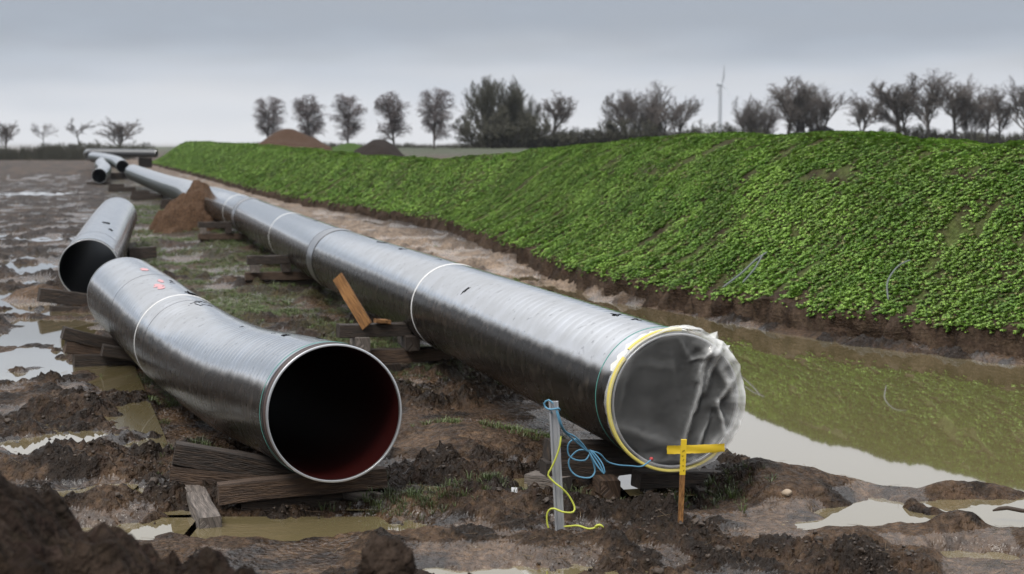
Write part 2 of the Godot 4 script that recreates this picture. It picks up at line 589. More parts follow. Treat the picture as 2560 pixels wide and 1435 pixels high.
# polyethylene coating: glossy on top, dark ground reflection painted low on the flanks with brown mud streaks
func coat_material(top_tone: Color, flank_shade: Color, rough: float) -> StandardMaterial3D:
	var w := 256
	var h := 1024
	var a := Image.create(w, h, false, Image.FORMAT_RGB8)
	var o := Image.create(w, h, false, Image.FORMAT_RGB8)
	var n := noise(FastNoiseLite.TYPE_SIMPLEX_SMOOTH, 1.0, 4, 91)
	var n2 := noise(FastNoiseLite.TYPE_SIMPLEX_SMOOTH, 1.0, 3, 92)
	for y in h:
		var v := TAU * y / h
		for x in w:
			var u := float(x) / w
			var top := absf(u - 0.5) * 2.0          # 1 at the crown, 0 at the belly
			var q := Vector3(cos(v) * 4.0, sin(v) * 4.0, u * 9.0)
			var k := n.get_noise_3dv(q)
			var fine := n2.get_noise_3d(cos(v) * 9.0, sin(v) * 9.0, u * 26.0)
			var mud := smoothstep(0.66, 0.60, top + 0.012 * k + 0.010 * fine)  # mask for the dark band painted in for reflected ground and shade
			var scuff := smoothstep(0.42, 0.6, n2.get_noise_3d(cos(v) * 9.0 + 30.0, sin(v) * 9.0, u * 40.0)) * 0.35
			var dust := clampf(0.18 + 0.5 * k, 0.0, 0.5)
			var c := top_tone.lerp(Color(top_tone.r * 0.84, top_tone.g * 0.83, top_tone.b * 0.81), dust * 1.0)
			c = c.lerp(flank_shade, mud)
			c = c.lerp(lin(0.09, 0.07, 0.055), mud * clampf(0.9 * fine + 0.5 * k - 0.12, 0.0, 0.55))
			c = c.lerp(top_tone.darkened(0.5), scuff * (1.0 - mud))
			a.set_pixel(x, y, c)
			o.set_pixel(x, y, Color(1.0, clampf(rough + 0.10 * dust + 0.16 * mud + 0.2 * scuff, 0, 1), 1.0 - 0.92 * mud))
	var m := mat(Color.WHITE, 1.0, 1.0)
	m.albedo_texture = ImageTexture.create_from_image(a)
	var ot := ImageTexture.create_from_image(o)
	m.roughness_texture = ot
	m.roughness_texture_channel = BaseMaterial3D.TEXTURE_CHANNEL_GREEN
	m.metallic_texture = ot
	m.metallic_texture_channel = BaseMaterial3D.TEXTURE_CHANNEL_BLUE
	m.metallic_specular = 0.22
	m.uv1_scale = Vector3(1.0, 0.125, 1.0)
	return m

func ground_color(x: float, d: float, h: float) -> Color:
	var u := x + 0.28 * d
	var ch := churn(x, d)
	var a := n_lo.get_noise_2d(x * 2.3 + 70.0, d * 2.3)
	var b := n_mid.get_noise_2d(x * 1.7 + 30.0, d * 0.9)
	var wet := last_wet
	var c := Color(0.145, 0.090, 0.053).lerp(Color(0.034, 0.0205, 0.0122), clampf(ch * 0.55 + a * 0.7 + last_dome * 1.3, 0, 1))
	c = c.lerp(Color(0.25, 0.158, 0.094), clampf(0.10 + wet * 1.5 + b * 0.5 - last_dome, 0, 1) * 0.75)
	# the pale clay road beside the embankment
	var road := smoothstep(5.0, 5.8, u) * smoothstep(24.0, 29.0, d) * smoothstep(11.0, 9.0, u)
	c = c.lerp(Color(0.55, 0.41, 0.295), road * clampf(0.75 + b * 0.9, 0, 1))
	# thin grass film between the rows
	var g := smoothstep(0.9, 1.6, u) * smoothstep(4.6, 3.9, u) * smoothstep(14.0, 19.0, d)
	c = c.lerp(Color(0.15, 0.15, 0.06), g * clampf(0.35 + a * 1.1, 0, 0.75))
	if d > 60.0:
		var out := smoothstep(4.0, 12.0, x - foot_x(d))
		var field := Color(0.19, 0.125, 0.095).lerp(Color(0.13, 0.15, 0.085), smoothstep(150.0, 200.0, d + 12.0 * a))
		c = c.lerp(field, out)
		c = c.lerp(Color(0.16, 0.105, 0.07), smoothstep(80, 160, d) * (1.0 - out) * 0.5)
	if d > 35.0:
		var patch := n_mid.get_noise_2d(x * 0.35 + 500.0, d * 0.22) + 0.6 * n_mid.get_noise_2d(x * 1.3 + 900.0, d * 0.6)
		c = c.lerp(Color(0.045, 0.028, 0.018), clampf(0.25 + 2.0 * patch, 0.0, 0.85) * smoothstep(35.0, 60.0, d) * smoothstep(2.0, -2.0, x - foot_x(d)) * (1.0 - 0.7 * road))
	return c

func ground() -> void:
	var rows := PackedFloat32Array()
	var d := -30.0
	while d < 1300.0:
		rows.append(d)
		if d < 5.0: d += 1.0
		elif d < 8.0: d += 0.08
		elif d < 18.0: d += 0.0023 * d
		elif d < 30.0: d += 0.0034 * d
		elif d < 120.0: d += 0.006 * d
		else: d += 0.035 * d
	var cols := PackedFloat32Array()
	var u := 0.0
	var right := [0.0]
	while u < 1.6:
		if u < 0.4: u += 0.0021
		elif u < 0.6: u += 0.008
		else: u += 0.1 + 0.3 * (u - 0.6)
		right.append(u)
	for i in range(right.size() - 1, 0, -1): cols.append(-right[i])
	for i in right.size(): cols.append(right[i])
	var V := PackedVector3Array()
	var C := PackedColorArray()
	var nr := rows.size()
	var nc := cols.size()
	V.resize(nr * nc)
	C.resize(nr * nc)
	var W := PackedByteArray()
	W.resize(nr * nc)
	var k := 0
	for i in nr:
		var dd := rows[i]
		var wide := maxf(dd, 8.0)
		for j in nc:
			var x := cols[j] * wide
			var h := ground_h(x, dd) if dd > 4.0 else 0.0
			V[k] = Vector3(x, h, -dd)
			C[k] = ground_color(x, dd, h)
			W[k] = 1 if last_wet > 0.10 and h < 0.035 and dd < 140.0 and x < foot_x(dd) + 1.0 else 0
			k += 1
	var whole := grid_mesh(V, nr, nc, true, false, null, C).surface_get_arrays(0)
	var I: PackedInt32Array = whole[Mesh.ARRAY_INDEX]
	var split := ArrayMesh.new()
	for wet in 2:
		var J := PackedInt32Array()
		for i in range(0, I.size(), 3):
			if int(W[I[i]] + W[I[i + 1]] + W[I[i + 2]] > 1) == wet:
				J.append(I[i]); J.append(I[i + 1]); J.append(I[i + 2])
		whole[Mesh.ARRAY_INDEX] = J
		split.add_surface_from_arrays(Mesh.PRIMITIVE_TRIANGLES, whole)
		split.surface_set_material(wet, M.mud_wet if wet == 1 else M.mud)
	var g := part(self, "ground", split, null)
	tag(g, "churned wet brown mud of the pipeline working strip, with fields beyond", "", "", "structure")

func crest_h(d: float) -> float:
	var q := [[0.0, 2.0], [14.0, 2.2], [18.0, 2.36], [22.0, 2.56], [27.0, 2.72], [36.0, 2.78], [42.0, 2.72], [48.0, 2.5], [53.0, 2.2], [60.0, 1.92], [70.0, 2.0], [85.0, 2.18], [100.0, 2.38], [150.0, 2.8], [222.0, 3.2]]
	for i in q.size() - 1:
		if d < q[i + 1][0]:
			return lerpf(q[i][1], q[i + 1][1], smoothstep(0.0, 1.0, clampf((d - q[i][0]) / (q[i + 1][0] - q[i][0]), 0, 1)))
	return 3.2

# a point of the embankment: d along the foot line, t metres across from the foot
func bank_point(d: float, t: float) -> Vector3:
	var x := foot_x(d)
	var slope := (foot_x(d + 1.5) - foot_x(d - 1.5)) / 3.0
	var nx := 1.0 / sqrt(1.0 + slope * slope)
	var nd := -slope * nx
	var H := crest_h(d) + 0.13 * n_lo.get_noise_2d(d * 1.2, 200.0) + 0.07 * n_mid.get_noise_2d(d * 0.8, 210.0)
	var run := 1.65 * H
	var edge := 0.30 + 0.10 * n_mid.get_noise_2d(d * 0.7, 55.0)
	var wob := 0.22 * n_lo.get_noise_2d(d * 2.6, 90.0) + 0.12 * n_mid.get_noise_2d(d * 0.9, 12.0)
	var y: float
	if t < 0.0: y = -0.25
	elif t < 0.3: y = lerpf(-0.25, edge, pow(t / 0.3, 1.6))
	elif t < run:
		var k := (t - 0.3) / (run - 0.3)
		y = edge + (H - edge) * (k - 0.10 * sin(k * TAU) * 0.5)
	elif t < run + 1.8: y = H + 0.05 * sin((t - run) / 1.8 * PI)
	else: y = H - (t - run - 1.8) * 0.75
	y = maxf(y, -0.5)
	var soft := smoothstep(0.15, 0.6, t)
	y += soft * (0.07 * n_mid.get_noise_2d(d * 1.1, t * 0.35 + 30.0) + 0.03 * n_mid.get_noise_2d(d * 4.0, t * 4.0 + 80.0))
	var dig := (1.0 - soft) * 0.22 * n_mid.get_noise_2d(d * 2.5, t * 3.0)
	var tt := t + wob * (1.0 - smoothstep(0.3, run, t)) + dig
	return Vector3(x + nx * tt, y, -(d + nd * tt))

func embankment() -> void:
	var rows := PackedFloat32Array()
	var d := 2.0
	while d < 222.0:
		rows.append(d)
		d += 0.0042 * maxf(d, 10.0)
	var cols := PackedFloat32Array()
	var t := -0.15
	while t < 9.5:
		cols.append(t)
		t += 0.035 if t < 0.6 else 0.09
	var V := PackedVector3Array()
	var C := PackedColorArray()
	for i in rows.size():
		for j in cols.size():
			var p := bank_point(rows[i], cols[j])
			V.append(p)
			var a := n_mid.get_noise_2d(p.x * 1.6, p.z * 1.6 + p.y)
			var c := Color(0.062, 0.042, 0.029).lerp(Color(0.15, 0.105, 0.074), clampf(0.4 + a, 0, 1))
			C.append(c.lerp(Color(0.13, 0.20, 0.045), smoothstep(0.5, 0.9, cols[j]) * clampf(0.4 + 0.8 * a, 0, 0.75)))
	var e := part(self, "embankment", grid_mesh(V, rows.size(), cols.size(), true, false, null, C), M.soil)
	tag(e, "long topsoil embankment with a raw brown foot running beside the pipeline", "", "", "structure")

func water_sheet(called: String, label: String, outline: Array, level: float) -> void:
	var b := Bag.new()
	var pts := PackedVector2Array(outline)
	var tri := Geometry2D.triangulate_polygon(pts)
	for i in range(0, tri.size(), 3):
		var q := []
		for k in 3:
			q.append(Vector3(pts[tri[i + k]].x, level, -pts[tri[i + k]].y))
		b.tri(q[0], q[1], q[2], Vector3.UP)
	tag(part(self, called, b.mesh(), M.water), label, "", "", "structure")

func rect(x0: float, d0: float, x1: float, d1: float) -> Array:
	return [Vector2(x0, d0), Vector2(x1, d0), Vector2(x1, d1), Vector2(x0, d1)]

func waters() -> void:
	water_sheet("pond", "long still brown pond of rainwater between the taped pipe and the embankment", [Vector2(0.9, 11.4), Vector2(9.6, 11.4), Vector2(8.8, 14.2), Vector2(6.6, 18.7), Vector2(4.3, 21.9), Vector2(1.9, 26.6), Vector2(0.9, 31), Vector2(-0.3, 31), Vector2(-0.4, 20)], -0.055)
	water_sheet("puddle", "two pale puddles in the mud in front of the pond", rect(1.75, 9.9, 6.0, 11.39), -0.05)
	water_sheet("puddle", "bright puddles at the lower edge before the clod of soil", rect(-1.2, 8.4, 1.6, 9.55), -0.035)
	water_sheet("puddle", "small puddle with pale edge in the mud at the lower left", rect(-3.4, 9.8, -2.25, 10.7), -0.05)
	water_sheet("puddle", "murky brown puddle under the mouth of the open pipe", rect(-2.2, 9.9, -0.6, 10.75), -0.055)
	water_sheet("puddle", "small bright puddles on the trodden mud between both pipe ends", rect(-1.2, 10.8, 0.12, 13.6), -0.022)
	water_sheet("puddle", "thin film of water between clods left of the tilted beams", rect(-4.6, 10.9, -2.9, 12.9), -0.02)
	water_sheet("puddle", "small water hole at the lower right corner of the mud", rect(2.6, 9.3, 3.5, 9.89), -0.06)
	water_sheet("puddle", "water standing in the wheel ruts left of the short pipes", [Vector2(-6, 10.4), Vector2(-2.3, 10.75), Vector2(-3.2, 13.8), Vector2(-7.9, 29), Vector2(-14.5, 52), Vector2(-27, 98), Vector2(-60, 98), Vector2(-24, 52), Vector2(-12, 27)], -0.04)
	water_sheet("puddle", "water standing on the pale clay track beside the embankment foot", [Vector2(1.0, 27.2), Vector2(0.8, 31), Vector2(-1.0, 42), Vector2(-5, 60), Vector2(-12, 82), Vector2(-16, 82), Vector2(-8, 58), Vector2(-3.2, 40), Vector2(-0.6, 28)], -0.06)

# ------------------------------------------------------------------ pipes
func ribbed(L: Line, s0: float, s1: float, pitch: float, amp: float) -> Array:
	var ss := []
	var rr := []
	var n := int(ceil((s1 - s0) / pitch))
	for i in n:
		for k in [[0.0, 0.0], [0.16, 0.85], [0.32, 1.0], [0.65, 0.6], [0.95, 0.06]]:
			var s: float = s0 + (i + k[0]) * pitch
			if s > s1: break
			ss.append(s)
			rr.append(R - amp + amp * k[1])
	ss.append(s1)
	rr.append(R - amp)
	return [ss, rr]

func plain(s0: float, s1: float, step := 0.5) -> Array:
	var ss := []
	var rr := []
	var n := maxi(2, int((s1 - s0) / step))
	for i in n + 1:
		ss.append(lerpf(s0, s1, float(i) / n))
		rr.append(R)
	return [ss, rr]

func ring(t: Node, called: String, L: Line, s: float, width: float, proud: float, m: Material, segs := 72) -> void:
	part(t, called, revolve(L, [s, s, s + width, s + width], [R - 0.004, R + proud, R + proud, R - 0.004], segs), m)

func pipe_ends(t: Node, L: Line, lining: Material, front := true, back := true, segs := 72) -> void:
	var ri := R - 0.022
	var ro := R - 0.006
	if front:
		part(t, "end_ring", revolve(L, [0.03, 0.002, 0.0, 0.0, 0.003, 0.03], [ri, ri, ri + 0.002, ro - 0.003, ro, ro], segs), M.steel)
	if back:
		var e := L.length
		part(t, "end_ring", revolve(L, [e - 0.03, e - 0.003, e, e, e - 0.002, e - 0.03], [ro, ro, ro - 0.003, ri + 0.002, ri, ri], segs), M.steel)
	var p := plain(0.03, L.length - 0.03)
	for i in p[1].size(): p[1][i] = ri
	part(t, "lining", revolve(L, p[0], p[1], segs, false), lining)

func scribble(t: Node, L: Line, s: float, th: float, w: float, h: float, strokes: int, r := 0.005) -> void:
	for k in strokes:
		var q := []
		var s0 := s + w * (float(k) / maxf(strokes, 1) - 0.5)
		var n := rng.randi_range(2, 4)
		for i in n + 1:
			q.append(on_pipe(L, s0 + rng.randf_range(-0.3, 0.3) * w, th + rng.randf_range(-0.5, 0.5) * h / R, 0.001))
		part(t, "marker_stroke", cord(q, r, 5, false), M.ink)

func smear(t: Node, L: Line, s: float, th: float, ls: float, lt: float, called: String, m: Material, sd: int) -> void:
	var nz := noise(FastNoiseLite.TYPE_SIMPLEX_SMOOTH, 1.0, 3, sd)
	var V := PackedVector3Array()
	var n := 14
	for i in n + 1:
		var a := float(i) / n * 2.0 - 1.0
		var wdt := sqrt(maxf(0.0, 1.0 - a * a)) * (0.7 + 0.6 * nz.get_noise_1d(a * 2.0))
		var mid := 0.4 * nz.get_noise_1d(a * 1.5 + 20.0)
		for j in 5:
			var b := float(j) / 4.0 * 2.0 - 1.0
			V.append(on_pipe(L, s + ls * a, th + lt * (mid + b * wdt), 0.0025))
	part(t, called, grid_mesh(V, n + 1, 5, true), m)

func pipes() -> void:
	# ---- the short open pipe in front
	var near := Line.new([Vector3(-1.256, 0.712, -10.67), Vector3(-1.72, 0.62, -11.9), Vector3(-2.32, 0.52, -13.3), Vector3(-2.95, 0.49, -14.8), Vector3(-3.55, 0.55, -16.1), Vector3(-4.25, 0.62, -17.8), Vector3(-5.04, 0.67, -19.75)])
	var t := thing("bent_pipe", "short black bent pipe with its wide open mouth facing the viewer", "pipe")
	var p := ribbed(near, 0.13, near.length - 0.1, 0.118, 0.0008)
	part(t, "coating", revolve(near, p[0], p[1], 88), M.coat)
	ring(t, "primer_band", near, 0.028, 0.075, -0.003, M.primer, 88)
	ring(t, "coating_edge", near, 0.103, 0.03, 0.0005, M.black, 88)
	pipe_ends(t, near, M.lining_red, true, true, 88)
	ring(t, "white_band", near, 5.75, 0.017, 0.003, M.white, 88)
	ring(t, "green_line", near, 0.2, 0.008, 0.002, M.teal, 88)
	ring(t, "seam", near, 7.6, 0.012, 0.001, M.black, 88)
	ring(t, "seam", near, 5.35, 0.01, 0.001, M.black, 88)
	smear(t, near, 8.15, -0.02, 0.16, 0.12, "red_paint", M.red_paint, 1)
	smear(t, near, 6.55, -0.18, 0.22, 0.12, "red_paint", M.red_paint, 2)
	smear(t, near, 6.95, -0.02, 0.14, 0.08, "red_paint", M.red_paint, 3)
	scribble(t, near, 6.0, 0.28, 0.3, 0.15, 5, 0.00462)
	scribble(t, near, 5.2, 0.1, 0.3, 0.3, 4, 0.00308)
	scribble(t, near, 1.35, -0.1, 0.132, 0.072, 4, 0.00231)
	scribble(t, near, 1.75, -0.12, 0.06, 0.06, 2, 0.00192)
	scribble(t, near, 0.75, 0.15, 0.12, 0.06, 3, 0.00154)
	scribble(t, near, 7.0, 0.2, 0.3, 0.072, 2, 0.00231)
	scribble(t, near, 2.9, -0.1, 0.072, 0.06, 2, 0.00154)
	# ---- the second short pipe
	var second := Line.new([Vector3(-7.05, 0.57, -25.25), Vector3(-7.88, 0.64, -29.0), Vector3(-9.02, 0.73, -34.0), Vector3(-10.18, 0.80, -39.2)])
	t = thing("open_pipe", "second black pipe in the left row, its dark open end behind the bent pipe", "pipe")
	p = ribbed(second, 0.12, second.length - 0.1, 0.14, 0.0012)
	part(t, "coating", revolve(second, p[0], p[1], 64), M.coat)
	ring(t, "primer_band", second, 0.028, 0.095, -0.003, M.black)
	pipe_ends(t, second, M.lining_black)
	ring(t, "seam", second, 1.6, 0.02, 0.001, M.black)
	scribble(t, second, 4.2, 0.25, 0.36, 0.18, 4, 0.0077)
	scribble(t, second, 3.0, 0.5, 0.3, 0.12, 3, 0.00539)
	smear(t, second, 0.1, 0.95, 0.09, 0.05, "pale_smear", M.white, 8)
	# ---- the welded line on the right
	var long := Line.new([Vector3(1.19, 0.765, -10.89), Vector3(-0.647, 0.78, -17.1), Vector3(-2.82, 0.74, -24.93), Vector3(-4.55, 0.72, -31.6), Vector3(-7.03, 0.72, -40.9), Vector3(-8.7, 0.78, -46.2), Vector3(-9.85, 0.80, -49.6)])
	t = thing("welded_pipe_line", "long black welded pipe line running away beside the pond", "pipe line")
	var joints := [14.75, 30.9]
	var from := 0.12
	for k in 3:
		var to: float = (joints[k] - 0.28) if k < 2 else long.length - 0.1
		p = ribbed(long, from, to, 0.15 if k == 0 else 0.2, 0.0009 if k == 0 else 0.0005)
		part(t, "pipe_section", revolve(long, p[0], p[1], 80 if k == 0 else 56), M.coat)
		if k < 2:
			var e: float = joints[k]
			part(t, "weld_sleeve", revolve(long, [e - 0.33, e - 0.32, e - 0.1, e - 0.03, e + 0.03, e + 0.1, e + 0.32, e + 0.33], [R - 0.006, R + 0.005, R + 0.006, R + 0.013, R + 0.013, R + 0.006, R + 0.005, R - 0.006], 72), M.sleeve)
			ring(t, "sleeve_edge", long, e - 0.36, 0.024, 0.006, M.black)
			ring(t, "sleeve_edge", long, e + 0.335, 0.024, 0.006, M.black)
			from = e + 0.28
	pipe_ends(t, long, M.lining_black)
	ring(t, "primer_band", long, 0.028, 0.095, -0.003, M.black)
	ring(t, "white_band", long, 6.47, 0.032, 0.004, M.white, 96)
	ring(t, "white_band", long, 21.6, 0.018, 0.004, M.white)
	ring(t, "white_band", long, 33.5, 0.018, 0.004, M.white)
	ring(t, "green_line", long, 0.33, 0.011, 0.002, M.teal, 88)
	scribble(t, long, 1.2, -0.05, 0.15, 0.096, 4, 0.00231)
	scribble(t, long, 0.85, 0.0, 0.15, 0.072, 3, 0.00231)
	scribble(t, long, 1.0, 0.55, 0.3, 0.06, 3, 0.00154)
	scribble(t, long, 3.35, 0.25, 0.18, 0.06, 3, 0.00192)
	scribble(t, long, 4.7, -0.75, 0.09, 0.132, 3, 0.00231)
	scribble(t, long, 7.2, 0.0, 0.18, 0.072, 2, 0.00192)
	scribble(t, long, 9.3, -0.05, 0.24, 0.12, 3, 0.00308)
	scribble(t, long, 10.9, 0.0, 0.48, 0.15, 3, 0.00269)
	scribble(t, long, 12.4, 0.25, 0.36, 0.096, 3, 0.00539)
	scribble(t, long, 18.0, 0.1, 0.24, 0.12, 2, 0.00385)
	# ---- further lengths
	var far_specs := [
		[[Vector3(-10.5, 0.80, -51.0), Vector3(-13.0, 0.76, -61.0), Vector3(-16.2, 0.72, -72.0), Vector3(-19.6, 0.78, -83.0), Vector3(-23.7, 0.98, -95.3)], "curved_pipe", "curved pale lit pipe just behind the brown soil pile"],
		[[Vector3(-27.9, 0.62, -103.0), Vector3(-31.0, 0.85, -116.0), Vector3(-34.5, 1.05, -128.0), Vector3(-37.5, 1.2, -140.0)], "open_pipe", "distant pipe with black round end left of the curved pipe"],
		[[Vector3(-30.4, 1.04, -119.0), Vector3(-33.2, 1.3, -128.0), Vector3(-37.0, 1.5, -138.0), Vector3(-41.2, 1.55, -150.0)], "open_pipe", "distant pipe with black round end beyond the curved pipe, beside the embankment end"],
		[[Vector3(-43.8, 1.75, -158.0), Vector3(-47.5, 1.75, -171.0)], "open_pipe", "farthest small pipe tip at the end of the left row"],
	]
	for f in far_specs:
		var L := Line.new(f[0])
		t = thing(f[1], f[2], "pipe")
		p = plain(0.1, L.length - 0.1)
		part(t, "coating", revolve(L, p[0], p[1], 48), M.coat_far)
		pipe_ends(t, L, M.lining_black, true, true, 48)
		ring(t, "coating_edge", L, 0.03, 0.075, -0.003, M.black, 48)
		ring(t, "coating_edge", L, L.length - 0.105, 0.075, -0.003, M.black, 48)
	var cross := Line.new([Vector3(-43.3, 1.75, -186.0), Vector3(-52.0, 1.85, -187.0)])
	t = thing("crosswise_pipe", "grey pipe lying crosswise in the distance in front of the hedge", "pipe")
	p = plain(0.1, cross.length - 0.1)
	part(t, "coating", revolve(cross, p[0], p[1], 32), M.coat_dull)
	pipe_ends(t, cross, M.lining_black, true, true, 32)

# plastic sheet over the end of the welded line
func cover() -> void:
	var c := Vector3(1.19, 0.765, -10.89)
	var T := (Vector3(1.19, 0.765, -10.89) - Vector3(-0.647, 0.78, -17.1)).normalized()
	var right := Vector3.UP.cross(T).normalized()
	var up := T.cross(right)
	var t := thing("plastic_cover", "crumpled clear plastic sheet taped over the pipe end beside the pond", "plastic cover", c)
	var nz := noise(FastNoiseLite.TYPE_SIMPLEX_SMOOTH, 1.0, 4, 77)
	var rn := noise(FastNoiseLite.TYPE_SIMPLEX_SMOOTH, 1.0, 3, 78)
	# creases: from, to (unit disc), height, width
	var folds := [
		[Vector2(0.52, 0.80), Vector2(0.06, -0.78), 0.050, 0.055], [Vector2(0.60, 0.76), Vector2(0.42, 0.12), 0.050, 0.045], [Vector2(0.50, 0.78), Vector2(0.30, 0.28), 0.030, 0.035],
		[Vector2(0.86, 0.35), Vector2(0.60, -0.10), 0.045, 0.05], [Vector2(0.62, -0.05), Vector2(0.74, -0.55), 0.045, 0.045], [Vector2(0.50, -0.28), Vector2(0.24, -0.80), 0.035, 0.045],
		[Vector2(-0.95, -0.28), Vector2(-0.02, -0.66), 0.022, 0.10], [Vector2(-0.15, 0.93), Vector2(0.02, 0.1), 0.006, 0.07], [Vector2(0.0, 0.92), Vector2(0.30, 0.55), 0.02, 0.05],
		[Vector2(0.25, 0.62), Vector2(0.60, 0.68), 0.03, 0.04], [Vector2(0.30, 0.80), Vector2(0.75, 0.55), 0.03, 0.05], [Vector2(0.55, 0.62), Vector2(0.93, -0.1), 0.04, 0.06],
		[Vector2(-0.55, -0.78), Vector2(-0.25, -0.92), 0.03, 0.05], [Vector2(0.45, -0.72), Vector2(0.70, -0.50), 0.03, 0.04], [Vector2(-0.1, -0.86), Vector2(0.45, -0.82), 0.03, 0.05],
		[Vector2(-0.88, -0.1), Vector2(-0.70, 0.66), 0.010, 0.05], [Vector2(0.02, 0.1), Vector2(0.06, -0.6), 0.004, 0.06], [Vector2(-0.6, 0.55), Vector2(0.0, 0.5), 0.006, 0.05]]
	var rings := 70
	var segs := 240
	var V := PackedVector3Array()
	var VC := PackedColorArray()
	for i in rings + 1:
		var q := float(i) / rings
		for j in segs + 1:
			var th := TAU * j / segs
			var e := Vector2(sin(th), cos(th))
			var p := e * q
			var crease := 0.0
			var p_at := p
			p += Vector2(nz.get_noise_2d(p.x * 1.5 + 15.0, p.y * 1.5), nz.get_noise_2d(p.x * 1.5, p.y * 1.5 + 25.0)) * 0.06
			var z := 0.006 + 0.010 * nz.get_noise_2d(p.x * 0.9, p.y * 0.9) + 0.0012 * nz.get_noise_2d(p.x * 6.0 + 40.0, p.y * 1.5)
			for f in folds:
				var ab: Vector2 = f[1] - f[0]
				var k := clampf((p - f[0]).dot(ab) / ab.length_squared(), 0.0, 1.0)
				var off: Vector2 = p - (f[0] + ab * k)
				var dist := off.length()
				var w: float = f[3] * (0.7 + 0.6 * k) * 1.45
				if dist < w * 4.0:
					var sdist := signf(ab.cross(off)) * dist / w
					crease += exp(-sdist * sdist * 3.2) * (0.12 + 20.0 * f[2]) * (0.45 + 0.55 * sin(k * PI))
					z += f[2] * 0.62 * (exp(-sdist * sdist * 0.9) - 0.45 * exp(-(sdist - 1.3) * (sdist - 1.3))) * (0.6 + 0.4 * sin(k * PI))
			var hazy := 0.5 + 0.5 * nz.get_noise_2d(p.x * 1.6 + 80.0, p.y * 1.6)
			VC.append(Color(1, 1, 1, clampf(0.05 + 0.05 * hazy + 0.30 * minf(crease * crease, 0.9) + 0.25 * smoothstep(0.93, 1.0, q) + 0.3 * smoothstep(0.1, 0.8, e.x) * smoothstep(0.75, 1.0, q), 0.0, 0.85)))
			var puff := smoothstep(-0.2, 0.7, e.x) * smoothstep(0.55, 1.0, q)
			z += puff * (0.035 + 0.03 * rn.get_noise_2d(e.x * 2.2 + 5.0, e.y * 2.2))
			z -= 0.02 * smoothstep(0.9, 1.0, q)
			var rad := R * q * (1.0 + 0.012 * smoothstep(0.8, 1.0, q))
			rad += puff * smoothstep(0.7, 1.0, q) * (0.036 + 0.022 * rn.get_noise_2d(e.x * 2.6, e.y * 2.6))
			p = p_at
			V.append(right * (p.normalized().x * rad if q > 0 else 0.0) + up * (p.normalized().y * rad if q > 0 else 0.0) + T * maxf(z, -0.05))
	part(t, "sheet", grid_mesh(V, rings + 1, segs + 1, false, true, null, VC), M.film)
	# the gathered skirt that folds back over the pipe
	for layer in 2:
		var W := PackedVector3Array()
		var rows := 14
		for i in rows + 1:
			var q := float(i) / rows
			for j in segs + 1:
				var th := TAU * j / segs
				var e := Vector2(sin(th), cos(th))
				var wild := 0.12 + 0.88 * smoothstep(-0.1, 0.8, e.x + 0.35 * e.y)
				var ruff := rn.get_noise_3d(e.x * 2.6 + layer * 11.0, e.y * 2.6, q * 0.9)
				var ruff2 := rn.get_noise_3d(e.x * 12.0 + layer * 11.0, e.y * 12.0, q * 2.0)
				var deep := (0.10 + 0.05 * rn.get_noise_2d(e.x * 3.0, e.y * 3.0 + 30.0 * layer)) * (1.0 + 0.3 * wild)
				var rad := R + 0.011 + 0.006 * layer + wild * sin((0.25 + 0.75 * q) * PI * 0.9) * (0.036 + 0.030 * ruff) + 0.0015 * ruff2
				var z := 0.012 - q * deep
				W.append(right * e.x * rad + up * e.y * rad + T * z)
		part(t, "skirt", grid_mesh(W, rows + 1, segs + 1, true, true), M.film_thick)
	# loose spikes of sheet sticking out at the upper right and below
	var b := Bag.new()
	for f in [[0.58, 0.12, 0.15], [0.83, 0.10, 0.13], [2.75, 0.09, 0.09]]:
		b = Bag.new()
		var th: float = f[0]
		var e0 := right * sin(th - f[2]) + up * cos(th - f[2])
		var e1 := right * sin(th + f[2]) + up * cos(th + f[2])
		var em := right * sin(th + 0.02) + up * cos(th + 0.02)
		var tip: Vector3 = em * (R + 0.02 + f[1] * 0.62) - T * 0.04
		var m: Vector3 = (e0 + e1) * 0.5 * (R + 0.015 + f[1] * 0.2) + T * 0.02
		b.tri(e0 * (R + 0.005), m, tip, T)
		b.tri(m, e1 * (R + 0.005), tip, T)
		b.tri(e0 * (R + 0.005) - T * 0.06, e1 * (R + 0.005) - T * 0.06, tip, -T)
		part(t, "loose_corner", b.mesh(), M.film_thick)
	# yellow tape round the rim and across
	var L := Line.new([c - T * -0.02 - c, -T * 1.0])
	part(t, "rim_tape", revolve(L, [0.02, 0.018, 0.026, 0.052, 0.056], [R + 0.004, R + 0.022, R + 0.028, R + 0.026, R + 0.004], 120, true, PI * 0.78, PI * 1.72), M.yellow_dull)
	part(t, "rim_tape", revolve(L, [0.05, 0.048, 0.055, 0.085, 0.09], [R + 0.004, R + 0.024, R + 0.032, R + 0.026, R + 0.004], 80, true, -0.75, 0.1), M.yellow_dull)
	var s := PackedVector3Array()
	for i in 25:
		var k := float(i) / 24
		var a := lerpf(-0.19, 0.74, k)
		var y0 := -0.685 - 0.03 * k
		var wdt := 0.062 * (1.0 + 0.1 * nz.get_noise_1d(k * 8.0))
		var bow := 0.065 + 0.008 * nz.get_noise_1d(k * 5.0 + 9.0) - 0.03 * smoothstep(0.8, 1.0, k)
		for j in 4:
			var v := float(j) / 3 - 0.5
			s.append(right * a * R + up * (y0 + v * wdt * 2.0) * R + T * (bow + 0.004 * sin(j * 2.4 + k * 6.0)))
	part(t, "tape_strip", grid_mesh(s, 25, 4, false), M.yellow)
	# pale torn tape on the pipe's upper left shoulder
	var W2 := PackedVector3Array()
